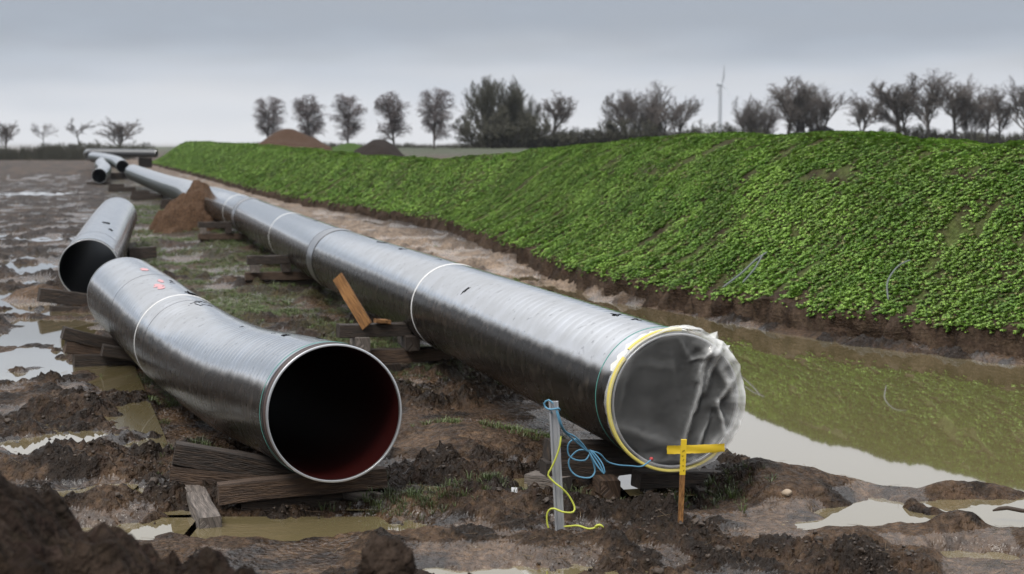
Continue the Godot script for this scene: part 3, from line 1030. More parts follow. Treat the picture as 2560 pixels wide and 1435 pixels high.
	for i in 9:
		for j in 41:
			var th := lerpf(-1.12, 0.35, j / 40.0)
			var e := right * sin(th) + up * cos(th)
			var q := i / 8.0
			var reach := 0.10 + 0.05 * rn.get_noise_1d(th * 9.0) + 0.02 * nz.get_noise_1d(th * 40.0)
			W2.append(e * (R + 0.012 + 0.006 * nz.get_noise_2d(th * 12.0, q * 3.0)) - T * (0.05 + q * reach))
	part(t, "masking_tape", grid_mesh(W2, 9, 41, false), mat(Color(0.66, 0.64, 0.58), 0.7))

# ------------------------------------------------------------------ timbers
func beam(a: Vector3, b: Vector3, w: float, h: float, m: Material, label: String, group := "", called := "timber") -> void:
	var t := (b - a).normalized()
	var len := a.distance_to(b)
	var side := t.cross(Vector3.UP).normalized()
	var up := side.cross(t)
	var mid := (a + b) * 0.5
	var bag := Bag.new()
	var bev := 0.010
	var n := 5
	# section with chamfered corners, slightly warped along its length
	var sec := []
	for k in 4:
		var sx := 1.0 if k in [0, 1] else -1.0
		var sy := 1.0 if k in [0, 3] else -1.0
		var p1 := Vector2(sx * (w * 0.5 - bev), sy * h * 0.5)
		var p2 := Vector2(sx * w * 0.5, sy * (h * 0.5 - bev))
		if k in [0, 2]: sec.append_array([p1, p2])
		else: sec.append_array([p2, p1])
	var wob := []
	for i in n + 1:
		var row := []
		var q := float(i) / n
		var sh := Vector2(rng.randf_range(-0.006, 0.006), rng.randf_range(-0.006, 0.006))
		for k in sec.size():
			var v: Vector2 = sec[k] + sh + Vector2(rng.randf_range(-0.004, 0.004), rng.randf_range(-0.004, 0.004))
			row.append(t * ((q - 0.5) * len) + side * v.x + up * v.y)
		wob.append(row)
	var off := Vector2(rng.randf() * 3.0, rng.randf() * 3.0)
	for i in n:
		for k in sec.size():
			var k2 := (k + 1) % sec.size()
			var u0 := float(i) / n * len
			var u1 := float(i + 1) / n * len
			var v0 := k * 0.5 * 0.18
			bag.quad(wob[i][k], wob[i + 1][k], wob[i + 1][k2], wob[i][k2], side * (sec[k].x + sec[k2].x) / w + up * (sec[k].y + sec[k2].y) / h, Color.WHITE, [off + Vector2(u0, v0), off + Vector2(u1, v0), off + Vector2(u1, v0 + 0.16), off + Vector2(u0, v0 + 0.16)])
	for e in [[0, -1.0], [n, 1.0]]:
		var row: Array = wob[e[0]]
		for q in [[0, 1, 2, 3], [0, 3, 4, 7], [4, 5, 6, 7]]:
			bag.quad(row[q[0]], row[q[1]], row[q[2]], row[q[3]], t * e[1], Color.WHITE, [off, off + Vector2(0.02, 0.1), off + Vector2(0.04, 0.2), off + Vector2(0.02, 0.3)])
	var o := part(self, called, bag.mesh(), m)
	o.position = mid
	tag(o, label, "timber", group)

func v3(x: float, y: float, d: float) -> Vector3:
	return Vector3(x, y, -d)

func timbers() -> void:
	var D: Material = M.wood_dark
	var B: Material = M.wood_brown
	var G: Material = M.wood_grey
	# under the open mouth
	beam(v3(-2.56, 0.285, 11.35), v3(-1.35, 0.02, 11.6), 0.16, 0.165, D, "upper of two tilted dark beams left of the bent pipe's mouth")
	beam(v3(-2.59, 0.12, 11.33), v3(-1.25, -0.08, 11.58), 0.16, 0.165, B, "lower brown beam beneath the tilted one left of the bent pipe's mouth")
	beam(v3(-2.14, 0.085, 10.88), v3(-0.95, 0.125, 11.22), 0.14, 0.155, B, "long stained beam lying in front under the bent pipe's mouth")
	beam(v3(-2.0, -0.035, 10.98), v3(-0.95, -0.02, 11.3), 0.18, 0.13, D, "dark reddish beam half sunk beneath the long stained beam")
	beam(v3(-2.46, 0.0, 11.45), v3(-2.11, -0.045, 10.42), 0.16, 0.13, G, "grey weathered beam with its sawn end pointing at the viewer, near the murky puddle")
	beam(v3(-1.28, 0.015, 11.25), v3(-1.0, 0.02, 10.98), 0.17, 0.05, G, "small flat board on the ground right of the bent pipe's mouth", "", "board")
	beam(v3(-1.22, -0.05, 11.2), v3(-0.94, -0.05, 11.03), 0.14, 0.09, D, "short dark block beneath the small flat board")
	# under the taped end
	beam(v3(0.27, 0.235, 11.72), v3(1.25, 0.15, 12.05), 0.17, 0.16, D, "upper dark beam under the pipe end covered in plastic")
	beam(v3(0.24, 0.09, 11.66), v3(1.35, 0.09, 12.0), 0.17, 0.145, D, "middle dark beam under the plastic covered pipe end")
	beam(v3(0.14, -0.01, 11.75), v3(0.42, -0.01, 11.55), 0.16, 0.13, G, "short grey block at the left end of the beams under the plastic cover")
	beam(v3(0.62, -0.03, 12.1), v3(0.76, -0.03, 11.5), 0.17, 0.15, B, "block facing forward beneath the middle of the beams under the taped pipe end")
	beam(v3(0.95, 0.07, 11.45), v3(1.68, 0.0, 11.75), 0.16, 0.13, D, "dark low beam right under the plastic cover, behind the orange stake")
	beam(v3(1.35, -0.07, 11.9), v3(1.5, -0.07, 11.4), 0.16, 0.12, D, "dark block sunk in mud beneath the low beam behind the orange stake")
	# under the white band
	beam(v3(-2.0, 0.49, 17.35), v3(-1.2, 0.47, 17.65), 0.17, 0.15, D, "top dark beam of the stack below the leaning orange board")
	beam(v3(-1.84, 0.335, 17.9), v3(-1.7, 0.335, 17.25), 0.17, 0.16, G, "grey block in the middle of the stack below the leaning orange board")
	beam(v3(-1.28, 0.335, 18.0), v3(-1.14, 0.335, 17.4), 0.16, 0.16, D, "dark block right of the grey block in the stack by the orange board")
	beam(v3(-1.85, 0.175, 17.45), v3(-0.62, 0.17, 17.85), 0.2, 0.155, B, "long brown beam in the stack near the wide white band")
	beam(v3(-1.55, 0.02, 17.9), v3(-1.38, 0.02, 17.4), 0.2, 0.15, D, "dark ground block at the left foot of the stack near the wide white band")
	beam(v3(-0.92, 0.02, 18.1), v3(-0.76, 0.02, 17.6), 0.2, 0.15, D, "dark ground block at the right foot of the stack near the wide white band")
	beam(v3(-1.66, 0.55, 17.3), v3(-2.02, 1.10, 17.52), 0.035, 0.16, M.wood_orange, "orange brown board leaning upright against the welded pipe line", "", "board")
	beam(v3(-1.58, 0.6, 17.42), v3(-1.42, 0.58, 17.5), 0.1, 0.05, M.wood_orange, "small orange wedge lying at the foot of the leaning board", "", "wedge")
	# second stack
	beam(v3(-4.92, 0.5, 28.15), v3(-4.1, 0.49, 28.4), 0.17, 0.16, D, "top beam of the stack in the middle distance under the welded pipe line")
	beam(v3(-4.85, 0.34, 28.5), v3(-4.75, 0.34, 28.0), 0.17, 0.14, G, "left block of the stack in the middle distance, daylight beside it")
	beam(v3(-4.3, 0.34, 28.7), v3(-4.2, 0.34, 28.2), 0.17, 0.14, D, "right block of the stack in the middle distance, under the pipe")
	beam(v3(-4.95, 0.2, 28.1), v3(-3.7, 0.18, 28.5), 0.2, 0.15, B, "long lower beam of the stack in the middle distance under the welded pipe line")
	beam(v3(-4.93, 0.04, 28.15), v3(-3.75, 0.02, 28.55), 0.22, 0.16, D, "ground beam of the stack in the middle distance, black and wet")
	# third stack
	beam(v3(-8.45, 0.5, 40.9), v3(-7.6, 0.48, 41.2), 0.17, 0.16, D, "top beam of the stack right of the brown soil pile")
	beam(v3(-8.4, 0.34, 41.3), v3(-8.3, 0.34, 40.8), 0.17, 0.15, G, "left block of the stack right of the brown soil pile")
	beam(v3(-7.75, 0.34, 41.5), v3(-7.65, 0.34, 41.0), 0.17, 0.15, D, "right block of the stack right of the brown soil pile")
	beam(v3(-8.45, 0.19, 40.85), v3(-7.2, 0.16, 41.3), 0.2, 0.16, B, "long lower beam of the stack right of the brown soil pile")
	beam(v3(-8.4, 0.03, 40.9), v3(-7.25, 0.02, 41.35), 0.2, 0.15, D, "ground beam of the stack right of the brown soil pile")
	# left row
	beam(v3(-5.42, 0.36, 18.2), v3(-4.3, 0.0, 18.75), 0.16, 0.15, D, "top beam of the stack left of the bent pipe's far half")
	beam(v3(-5.40, 0.20, 18.22), v3(-4.4, -0.05, 18.7), 0.16, 0.15, B, "middle brown beam of the stack left of the bent pipe's far half")
	beam(v3(-4.92, 0.17, 18.1), v3(-4.2, 0.0, 18.4), 0.16, 0.14, D, "short beam on the near side of the stack left of the bent pipe's far half")
	beam(v3(-5.28, 0.03, 18.15), v3(-4.1, -0.03, 18.65), 0.18, 0.15, D, "ground beam of the stack left of the bent pipe's far half")
	beam(v3(-7.62, 0.23, 24.35), v3(-6.4, -0.02, 25.0), 0.18, 0.22, D, "tilted dark beam under the open end of the second pipe")
	beam(v3(-7.42, -0.02, 24.3), v3(-6.4, -0.1, 24.8), 0.18, 0.14, D, "low black beam beneath the tilted one under the second pipe")
	beam(v3(-8.05, 0.36, 31.8), v3(-7.55, 0.38, 32.1), 0.18, 0.24, D, "dark beam sticking out right of the second pipe")
	# far supports of the curved pipe
	for f in [[-13.6, 62.0, "near"], [-17.8, 74.0, "middle"], [-22.6, 88.0, "far"]]:
		var x: float = f[0]
		var d: float = f[1]
		beam(v3(x - 0.75, 0.13, d), v3(x + 0.75, 0.13, d + 0.4), 0.3, 0.26, D, "lower dark beam of the %s support under the curved pipe" % f[2])
		beam(v3(x - 0.7, 0.36, d), v3(x + 0.1, 0.34, d + 0.3), 0.25, 0.2, D, "upper dark beam of the %s support under the curved pipe" % f[2])
	for f in [[-28.3, 104.2, 0.05, "under the black round end of the distant pipe on the left"], [-31.2, 121.5, 0.4, "under the black round end of the distant pipe beside the embankment"], [-45.0, 187.0, 1.1, "beneath the crosswise pipe"], [-50.0, 187.5, 1.1, "beneath the left part of the crosswise pipe"]]:
		beam(v3(f[0] - 0.8, f[2] * 0.5, f[1]), v3(f[0] + 0.8, f[2] * 0.5, f[1] + 0.3), 0.3, f[2] + 0.2, D, "dark timber support %s" % f[3])

# ------------------------------------------------------------------ stakes, cords
func stakes() -> void:
	var t := thing("metal_post", "grey galvanised post standing in the mud with a blue rope at its top", "post", v3(0.33, 0, 9.98))
	var b := Bag.new()
	var lean := Vector3(-0.055, 0.915, 0.0)
	var sec := [Vector2(-0.032, 0.012), Vector2(-0.032, -0.014), Vector2(-0.02, -0.014), Vector2(-0.012, 0.002), Vector2(0.012, 0.002), Vector2(0.02, -0.014), Vector2(0.032, -0.014), Vector2(0.032, 0.012)]
	for k in sec.size():
		var p: Vector2 = sec[k]
		var q: Vector2 = sec[(k + 1) % sec.size()]
		var o := Vector3(q.y - p.y, 0, 0) + Vector3(0, 0, (q.x - p.x))
		if k == 7: o = Vector3(0, 0, -1)
		else: o = Vector3((p.x + q.x), 0, 0.4)
		b.quad(Vector3(p.x, -0.15, -p.y), Vector3(q.x, -0.15, -q.y), Vector3(q.x, 0, -q.y) + lean, Vector3(p.x, 0, -p.y) + lean, o)
	for q in [[0, 1, 2, 3], [0, 3, 4, 7], [4, 5, 6, 7]]:
		var v := []
		for k in q: v.append(Vector3(sec[k].x, 0, -sec[k].y) + lean)
		b.quad(v[0], v[1], v[2], v[3], Vector3.UP)
	part(t, "profile", b.mesh(), M.galv)
	var blue := thing("blue_rope", "thin blue rope coiled between the metal post and the plastic cover", "rope")
	part(blue, "knot", cord([v3(0.275, 0.90, 9.96), v3(0.245, 0.925, 9.97), v3(0.215, 0.905, 9.98), v3(0.222, 0.875, 9.98), v3(0.255, 0.865, 9.95), v3(0.305, 0.872, 9.95), v3(0.315, 0.85, 10.0), v3(0.27, 0.83, 10.0), v3(0.262, 0.85, 9.95)], 0.0065), M.cord_blue)
	part(blue, "lead", cord([v3(0.29, 0.87, 9.95), v3(0.315, 0.78, 9.95), v3(0.345, 0.71, 10.02), v3(0.40, 0.645, 10.1), v3(0.46, 0.585, 10.16), v3(0.515, 0.53, 10.2)], 0.006), M.cord_blue)
	part(blue, "lead", cord([v3(0.30, 0.86, 9.95), v3(0.33, 0.76, 9.96), v3(0.36, 0.70, 10.03), v3(0.42, 0.655, 10.1), v3(0.47, 0.60, 10.16), v3(0.515, 0.535, 10.21)], 0.006), M.cord_blue)
	part(blue, "loop", cord([v3(0.515, 0.53, 10.2), v3(0.44, 0.615, 10.2), v3(0.385, 0.585, 10.2), v3(0.385, 0.51, 10.21), v3(0.43, 0.475, 10.2), v3(0.50, 0.475, 10.19), v3(0.53, 0.52, 10.2)], 0.006), M.cord_blue)
	part(blue, "loop", cord([v3(0.52, 0.54, 10.2), v3(0.45, 0.535, 10.22), v3(0.39, 0.47, 10.22), v3(0.40, 0.40, 10.22), v3(0.45, 0.36, 10.2), v3(0.53, 0.355, 10.18), v3(0.565, 0.39, 10.2), v3(0.555, 0.45, 10.2), v3(0.525, 0.53, 10.19)], 0.006), M.cord_blue)
	part(blue, "loop", cord([v3(0.52, 0.54, 10.18), v3(0.56, 0.47, 10.18), v3(0.60, 0.41, 10.18), v3(0.625, 0.38, 10.18), v3(0.60, 0.44, 10.19), v3(0.56, 0.50, 10.2), v3(0.53, 0.54, 10.2)], 0.006), M.cord_blue)
	part(blue, "loop", cord([v3(0.52, 0.54, 10.17), v3(0.57, 0.45, 10.17), v3(0.615, 0.395, 10.17), v3(0.632, 0.385, 10.17), v3(0.615, 0.45, 10.18), v3(0.57, 0.51, 10.2), v3(0.53, 0.545, 10.2)], 0.005), M.cord_blue)
	part(blue, "tail", cord([v3(0.52, 0.54, 10.2), v3(0.60, 0.50, 10.28), v3(0.66, 0.43, 10.35), v3(0.74, 0.39, 10.43), v3(0.83, 0.365, 10.52), v3(0.92, 0.345, 10.6), v3(1.0, 0.375, 10.7)], 0.006), M.cord_blue)
	part(blue, "clip", cord([v3(0.985, 0.37, 10.69), v3(1.005, 0.385, 10.7)], 0.014), mat(Color(0.4, 0.05, 0.05), 0.5))
	var yel := thing("yellow_cord", "yellow green cord winding down the metal post to the mud", "cord")
	part(yel, "strand", cord([v3(0.325, 0.69, 9.935), v3(0.315, 0.62, 9.93), v3(0.29, 0.54, 9.93), v3(0.26, 0.47, 9.94), v3(0.24, 0.425, 9.94), v3(0.285, 0.375, 9.93), v3(0.325, 0.345, 9.925), v3(0.375, 0.29, 9.94), v3(0.415, 0.215, 9.94), v3(0.405, 0.18, 9.92), v3(0.34, 0.185, 9.9), v3(0.27, 0.205, 9.92), v3(0.235, 0.17, 9.93), v3(0.235, 0.10, 9.93), v3(0.255, 0.04, 9.93), v3(0.275, 0.0, 9.94)], 0.0065), M.cord_yellow)
	var tail := []
	for q in [[0.345, 9.95], [0.385, 9.92], [0.44, 9.88], [0.51, 9.86], [0.575, 9.84]]:
		tail.append(v3(q[0], ground_h(q[0], q[1]) + 0.02 + 0.03 * sin((q[0] - 0.345) * 13.0), q[1]))
	part(yel, "tail", cord(tail, 0.0065), M.cord_yellow)
	var tip: Vector3 = tail[4]
	part(yel, "frayed_end", cord([tip + Vector3(-0.03, 0.0, 0), tip + Vector3(0.0, 0.012, 0), tip + Vector3(0.03, -0.004, 0)], 0.009), M.cord_yellow)
	# orange stake with a yellow head
	var s := thing("survey_stake", "thin orange wooden stake with a yellow written head before the plastic cover", "stake", v3(1.14, 0, 10.12))
	var dirv := Vector3(0.02, 0.63, 0)
	for seg in [[-0.15, 0.62, 0.0175, M.wood_orange, "shaft"], [0.62, 1.0, 0.0185, M.yellow, "painted_head"]]:
		var bb := Bag.new()
		var r: float = seg[2]
		var lo: Vector3 = dirv * seg[0]
		var hi: Vector3 = dirv * seg[1]
		var cs := [Vector3(-r, 0, r * 0.7), Vector3(r, 0, r * 0.7), Vector3(r, 0, -r * 0.7), Vector3(-r, 0, -r * 0.7)]
		for k in 4:
			var p: Vector3 = cs[k]
			var q: Vector3 = cs[(k + 1) % 4]
			bb.quad(lo + p, lo + q, hi + q, hi + p, p + q, Color.WHITE, [Vector2(seg[0], 0), Vector2(seg[0], 0.05), Vector2(seg[1], 0.05), Vector2(seg[1], 0)])
		bb.quad(hi + cs[0], hi + cs[1], hi + cs[2], hi + cs[3], Vector3.UP, Color.WHITE, [Vector2.ZERO, Vector2.RIGHT * 0.03, Vector2.ONE * 0.03, Vector2.DOWN * 0.03])
		part(s, seg[4], bb.mesh(), seg[3])
	for k in 5:
		var y := 0.42 + k * 0.034
		var q := []
		for i in 4:
			q.append(Vector3(0.012 + rng.randf_range(-0.011, 0.011), y + rng.randf_range(-0.012, 0.012), 0.0135))
		part(s, "marker_stroke", cord(q, 0.0018, 4, false), M.ink)
	# white tag in the mud
	var tg := Bag.new()
	var h := ground_h(0.01, 10.8)
	tg.quad(Vector3(-0.022, 0, 0), Vector3(0.022, 0, 0.004), Vector3(0.024, 0.055, -0.02), Vector3(-0.02, 0.058, -0.024), Vector3(0, 0.3, 1))
	tg.quad(Vector3(-0.022, 0, -0.003), Vector3(0.022, 0, 0.001), Vector3(0.024, 0.055, -0.023), Vector3(-0.02, 0.058, -0.027), Vector3(0, -0.3, -1))
	var o := part(self, "paper_tag", tg.mesh(), mat(Color(0.45, 0.45, 0.47), 0.6))
	o.position = Vector3(0.015, h - 0.005, -10.8)
	tag(o, "small white paper tag standing in the mud left of the metal post", "tag")
	# plastic strips on the embankment
	for f in [[[v3(3.05, 0.62, 21.9), v3(3.35, 0.80, 22.15), v3(3.6, 0.98, 22.4), v3(3.8, 1.08, 22.6)], 0.014, "pale straight strip of hose on the slope, longer one of a crossed pair"],
			[[v3(3.35, 0.68, 22.0), v3(3.55, 0.86, 22.2), v3(3.72, 1.05, 22.5)], 0.013, "shorter pale strip of hose crossing the straight one on the slope"],
			[[v3(5.1, 0.58, 20.5), v3(5.13, 0.78, 20.7), v3(5.26, 0.93, 20.9), v3(5.42, 1.02, 21.1), v3(5.6, 1.06, 21.3)], 0.012, "pale curved hose end poking from the plants at the far right of the slope"],
			[[v3(0.35, 0.62, 38.0), v3(0.8, 0.85, 38.6), v3(1.2, 1.06, 39.2), v3(1.5, 1.18, 39.8)], 0.02, "long pale strip of hose lying on the slope in the middle distance"]]:
		var hose := part(self, "hose_strip", cord(f[0], f[1], 8), M.hose)
		hose.position.y = -0.05
		tag(hose, f[2], "hose")

# ------------------------------------------------------------------ heaps of soil
func heap_mesh(x0: float, x1: float, d0: float, d1: float, step: float, f: Callable) -> ArrayMesh:
	var V := PackedVector3Array()
	var C := PackedColorArray()
	var nr := int((d1 - d0) / step) + 1
	var nc := int((x1 - x0) / step) + 1
	for i in nr:
		var d := d0 + i * step
		for j in nc:
			var x := x0 + j * step
			V.append(Vector3(x, f.call(x, d), -d))
			var a := n_mid.get_noise_2d(x * 2.0 / step * 0.03, d * 2.0 / step * 0.03 + 9.0)
			C.append(Color(0.036, 0.025, 0.019).lerp(Color(0.075, 0.053, 0.040), clampf(0.4 + a, 0, 1)))
	return grid_mesh(V, nr, nc, true, false, null, C)

func heap_front(x: float, d: float) -> float:
	var top := 1.02 - 0.29 * maxf(d - 5.0, 0.0)
	if d < 4.0: top = 1.02
	var left := clampf((-0.74 - x) * 0.42, 0.0, 0.9) * exp(-pow((d - 5.4) / 0.75, 2.0)) * (0.85 + 0.5 * n_mid.get_noise_2d(x * 0.9, d * 0.9 + 5.0))
	var k1 := 1.0 + n_big.get_noise_2d(x * 1.5, d * 1.5)
	var k2 := 1.0 + n_cell.get_noise_2d(x * 1.3, d * 1.3)
	var rough := 0.13 * (0.5 - k1) * (1.0 + 0.6 * n_big_v.get_noise_2d(x * 1.5, d * 1.5)) + 0.10 * (0.5 - k2) + 0.035 * n_fine.get_noise_2d(x * 0.8, d * 0.8) + 0.05 * n_mid.get_noise_2d(x * 2.0, d * 2.0)
	var edge := smoothstep(2.6, 1.6, x) * smoothstep(-7.0, -5.5, x)
	return lerpf(-0.2, top + left + rough * 1.25, edge) - 0.02

func pile_far(x: float, d: float) -> float:
	var a := (x + 9.95) / 1.15
	var b := (d - 48.4) / 2.9
	var q := sqrt(a * a + b * b + 0.012)
	return 1.72 * (1.0 - pow(q, 0.95) * (0.92 + 0.35 * n_lo.get_noise_2d(x * 3.0, d * 3.0))) + 0.24 * n_mid.get_noise_2d(x, d) + 0.16 * (0.5 - n_big.get_noise_2d(x, d)) - 0.14

func mound(x: float, d: float, cx: float, cd: float, rx: float, rd: float, h: float) -> float:
	var a := (x - cx) / rx
	var b := (d - cd) / rd
	return h * (1.0 - pow(a * a + b * b, 0.62)) + 0.4 * n_lo.get_noise_2d(x * 1.3, d * 1.3) + 0.12 * n_mid.get_noise_2d(x * 0.6, d * 0.6)

func heaps() -> void:
	tag(part(self, "soil_heap", heap_mesh(-6.6, 2.6, 2.6, 9.0, 0.024, heap_front), M.soil), "dark crumbly soil heap rising out of focus at the lower left", "soil heap")
	# lone clod on the heap's crest
	var sp := SphereMesh.new()
	sp.radius = 0.13
	sp.height = 0.26
	sp.radial_segments = 48
	sp.rings = 26
	var a := sp.get_mesh_arrays()
	var V: PackedVector3Array = a[Mesh.ARRAY_VERTEX]
	for i in V.size():
		var v := V[i]
		var k := 1.0 + 0.28 * n_mid.get_noise_3dv(v * 5.0) + 0.22 * n_cell.get_noise_3dv(v * 4.0) + 0.12 * n_fine.get_noise_3dv(v * 4.0)
		V[i] = Vector3(v.x * k, v.y * k * 1.25, v.z * k)
	a[Mesh.ARRAY_VERTEX] = V
	var st := SurfaceTool.new()
	st.create_from_arrays(a)
	st.generate_normals()
	var cm := M.soil.duplicate() as StandardMaterial3D
	cm.vertex_color_use_as_albedo = false
	cm.albedo_color = lin(0.07, 0.050, 0.038)
	var o := part(self, "soil_clod", st.commit(), cm)
	o.position = v3(-0.5, 0.875, 6.0)
	tag(o, "blurred upright clod of soil at the bottom edge between both pipes", "clod")
	M.soil_plain = cm
	var tan_soil := M.soil.duplicate() as StandardMaterial3D
	tan_soil.vertex_color_use_as_albedo = false
	tan_soil.albedo_color = lin(0.165, 0.10, 0.062)
	tag(part(self, "soil_pile", heap_mesh(-12.2, -8.0, 44.6, 52.4, 0.07, pile_far), tan_soil), "orange brown soil pile heaped over the gap in the welded pipe line", "soil pile")
	tan_soil = tan_soil.duplicate()
	tan_soil.albedo_color = lin(0.16, 0.10, 0.07)
	tag(part(self, "soil_mound", heap_mesh(-27, -11, 122, 140, 0.4, func(x, d): return 1.0 + mound(x, d, -19.1, 131, 5.6, 7, 3.2)), tan_soil), "pointed brown soil mound under the birches behind the embankment", "soil mound")
	var dk := cm.duplicate() as StandardMaterial3D
	dk.albedo_color = lin(0.058, 0.046, 0.040)
	tag(part(self, "soil_mound", heap_mesh(-14.5, -4.5, 104, 118, 0.4, func(x, d): return 0.7 + mound(x, d, -9.7, 111, 3.2, 5, 2.65)), dk), "rounded dark soil mound behind the dip in the embankment", "soil mound")
	var gr := cm.duplicate() as StandardMaterial3D
	gr.albedo_color = lin(0.11, 0.19, 0.05)
	tag(part(self, "grassy_mound", heap_mesh(-20, -8, 124, 140, 0.4, func(x, d): return 0.9 + mound(x, d, -14.0, 132, 4.5, 6, 2.0)), gr), "low green overgrown mound between the brown and the dark soil mounds", "mound")

# ------------------------------------------------------------------ plants
func leaf_mesh(count: int, length: float, width: float, low: float, high: float) -> ArrayMesh:
	var b := Bag.new()
	for k in count:
		var az := TAU * (k + rng.randf_range(-0.3, 0.3)) / count
		var tilt := rng.randf_range(low, high)
		var out := Vector3(cos(az), 0, sin(az))
		var side := Vector3(-sin(az), 0, cos(az))
		var l := length * rng.randf_range(0.7, 1.15)
		var p0 := out * 0.004
		var p1 := p0 + (out * cos(tilt) + Vector3.UP * sin(tilt)) * l * 0.5
		var p2 := p1 + (out * cos(tilt - 0.5) + Vector3.UP * sin(tilt - 0.5)) * l * 0.5
		var w := side * width * 0.5 * rng.randf_range(0.8, 1.2)
		var lift := Vector3.UP * width * 0.18
		var g := rng.randf_range(0.75, 1.2)
		var c := Color(g, g, g)
		b.quad(p0, p1 + w + lift, p2, p1, Vector3.UP, c)
		b.quad(p0, p1, p2, p1 - w + lift, Vector3.UP, c)
	return b.mesh()

func blade_mesh(count: int, length: float, width: float) -> ArrayMesh:
	var b := Bag.new()
	for k in count:
		var az := rng.randf() * TAU
		var out := Vector3(cos(az), 0, sin(az))
		var side := Vector3(-sin(az), 0, cos(az)) * width * 0.5
		var l := length * rng.randf_range(0.5, 1.2)
		var p0 := out * rng.randf() * length * 0.3
		var p1 := p0 + Vector3.UP * l * 0.6 + out * l * 0.25
		var p2 := p1 + Vector3.UP * l * 0.2 + out * l * rng.randf_range(0.2, 0.5)
		var g := rng.randf_range(0.7, 1.2)
		b.quad(p0 - side, p0 + side, p1 + side * 0.8, p1 - side * 0.8, out * 0.3 + Vector3.UP, Color(g, g, g))
		b.tri(p1 - side * 0.8, p1 + side * 0.8, p2, out * 0.3 + Vector3.UP, Color(g, g, g))
	return b.mesh()

func scatter(called: String, label: String, mesh: Mesh, m: Material, where: Array, colors: PackedColorArray) -> void:
	var mm := MultiMesh.new()
	mm.transform_format = MultiMesh.TRANSFORM_3D
	mm.use_colors = true
	mm.mesh = mesh
	mm.instance_count = where.size()
	for i in where.size():
		mm.set_instance_transform(i, where[i])
		mm.set_instance_color(i, colors[i])
	var o := MultiMeshInstance3D.new()
	o.multimesh = mm
	o.material_override = m
	o.name = numbered(called)
	add_child(o)
	tag(o, label, "", "", "stuff")

func upright(p: Vector3, up: Vector3, size: float, tall := 1.0) -> Transform3D:
	var x := up.cross(Vector3(sin(rng.randf() * TAU), 0.13, cos(rng.randf() * TAU))).normalized()
	var z := x.cross(up).normalized()
	return Transform3D(Basis(x * size, up * size * tall, z * size), p)

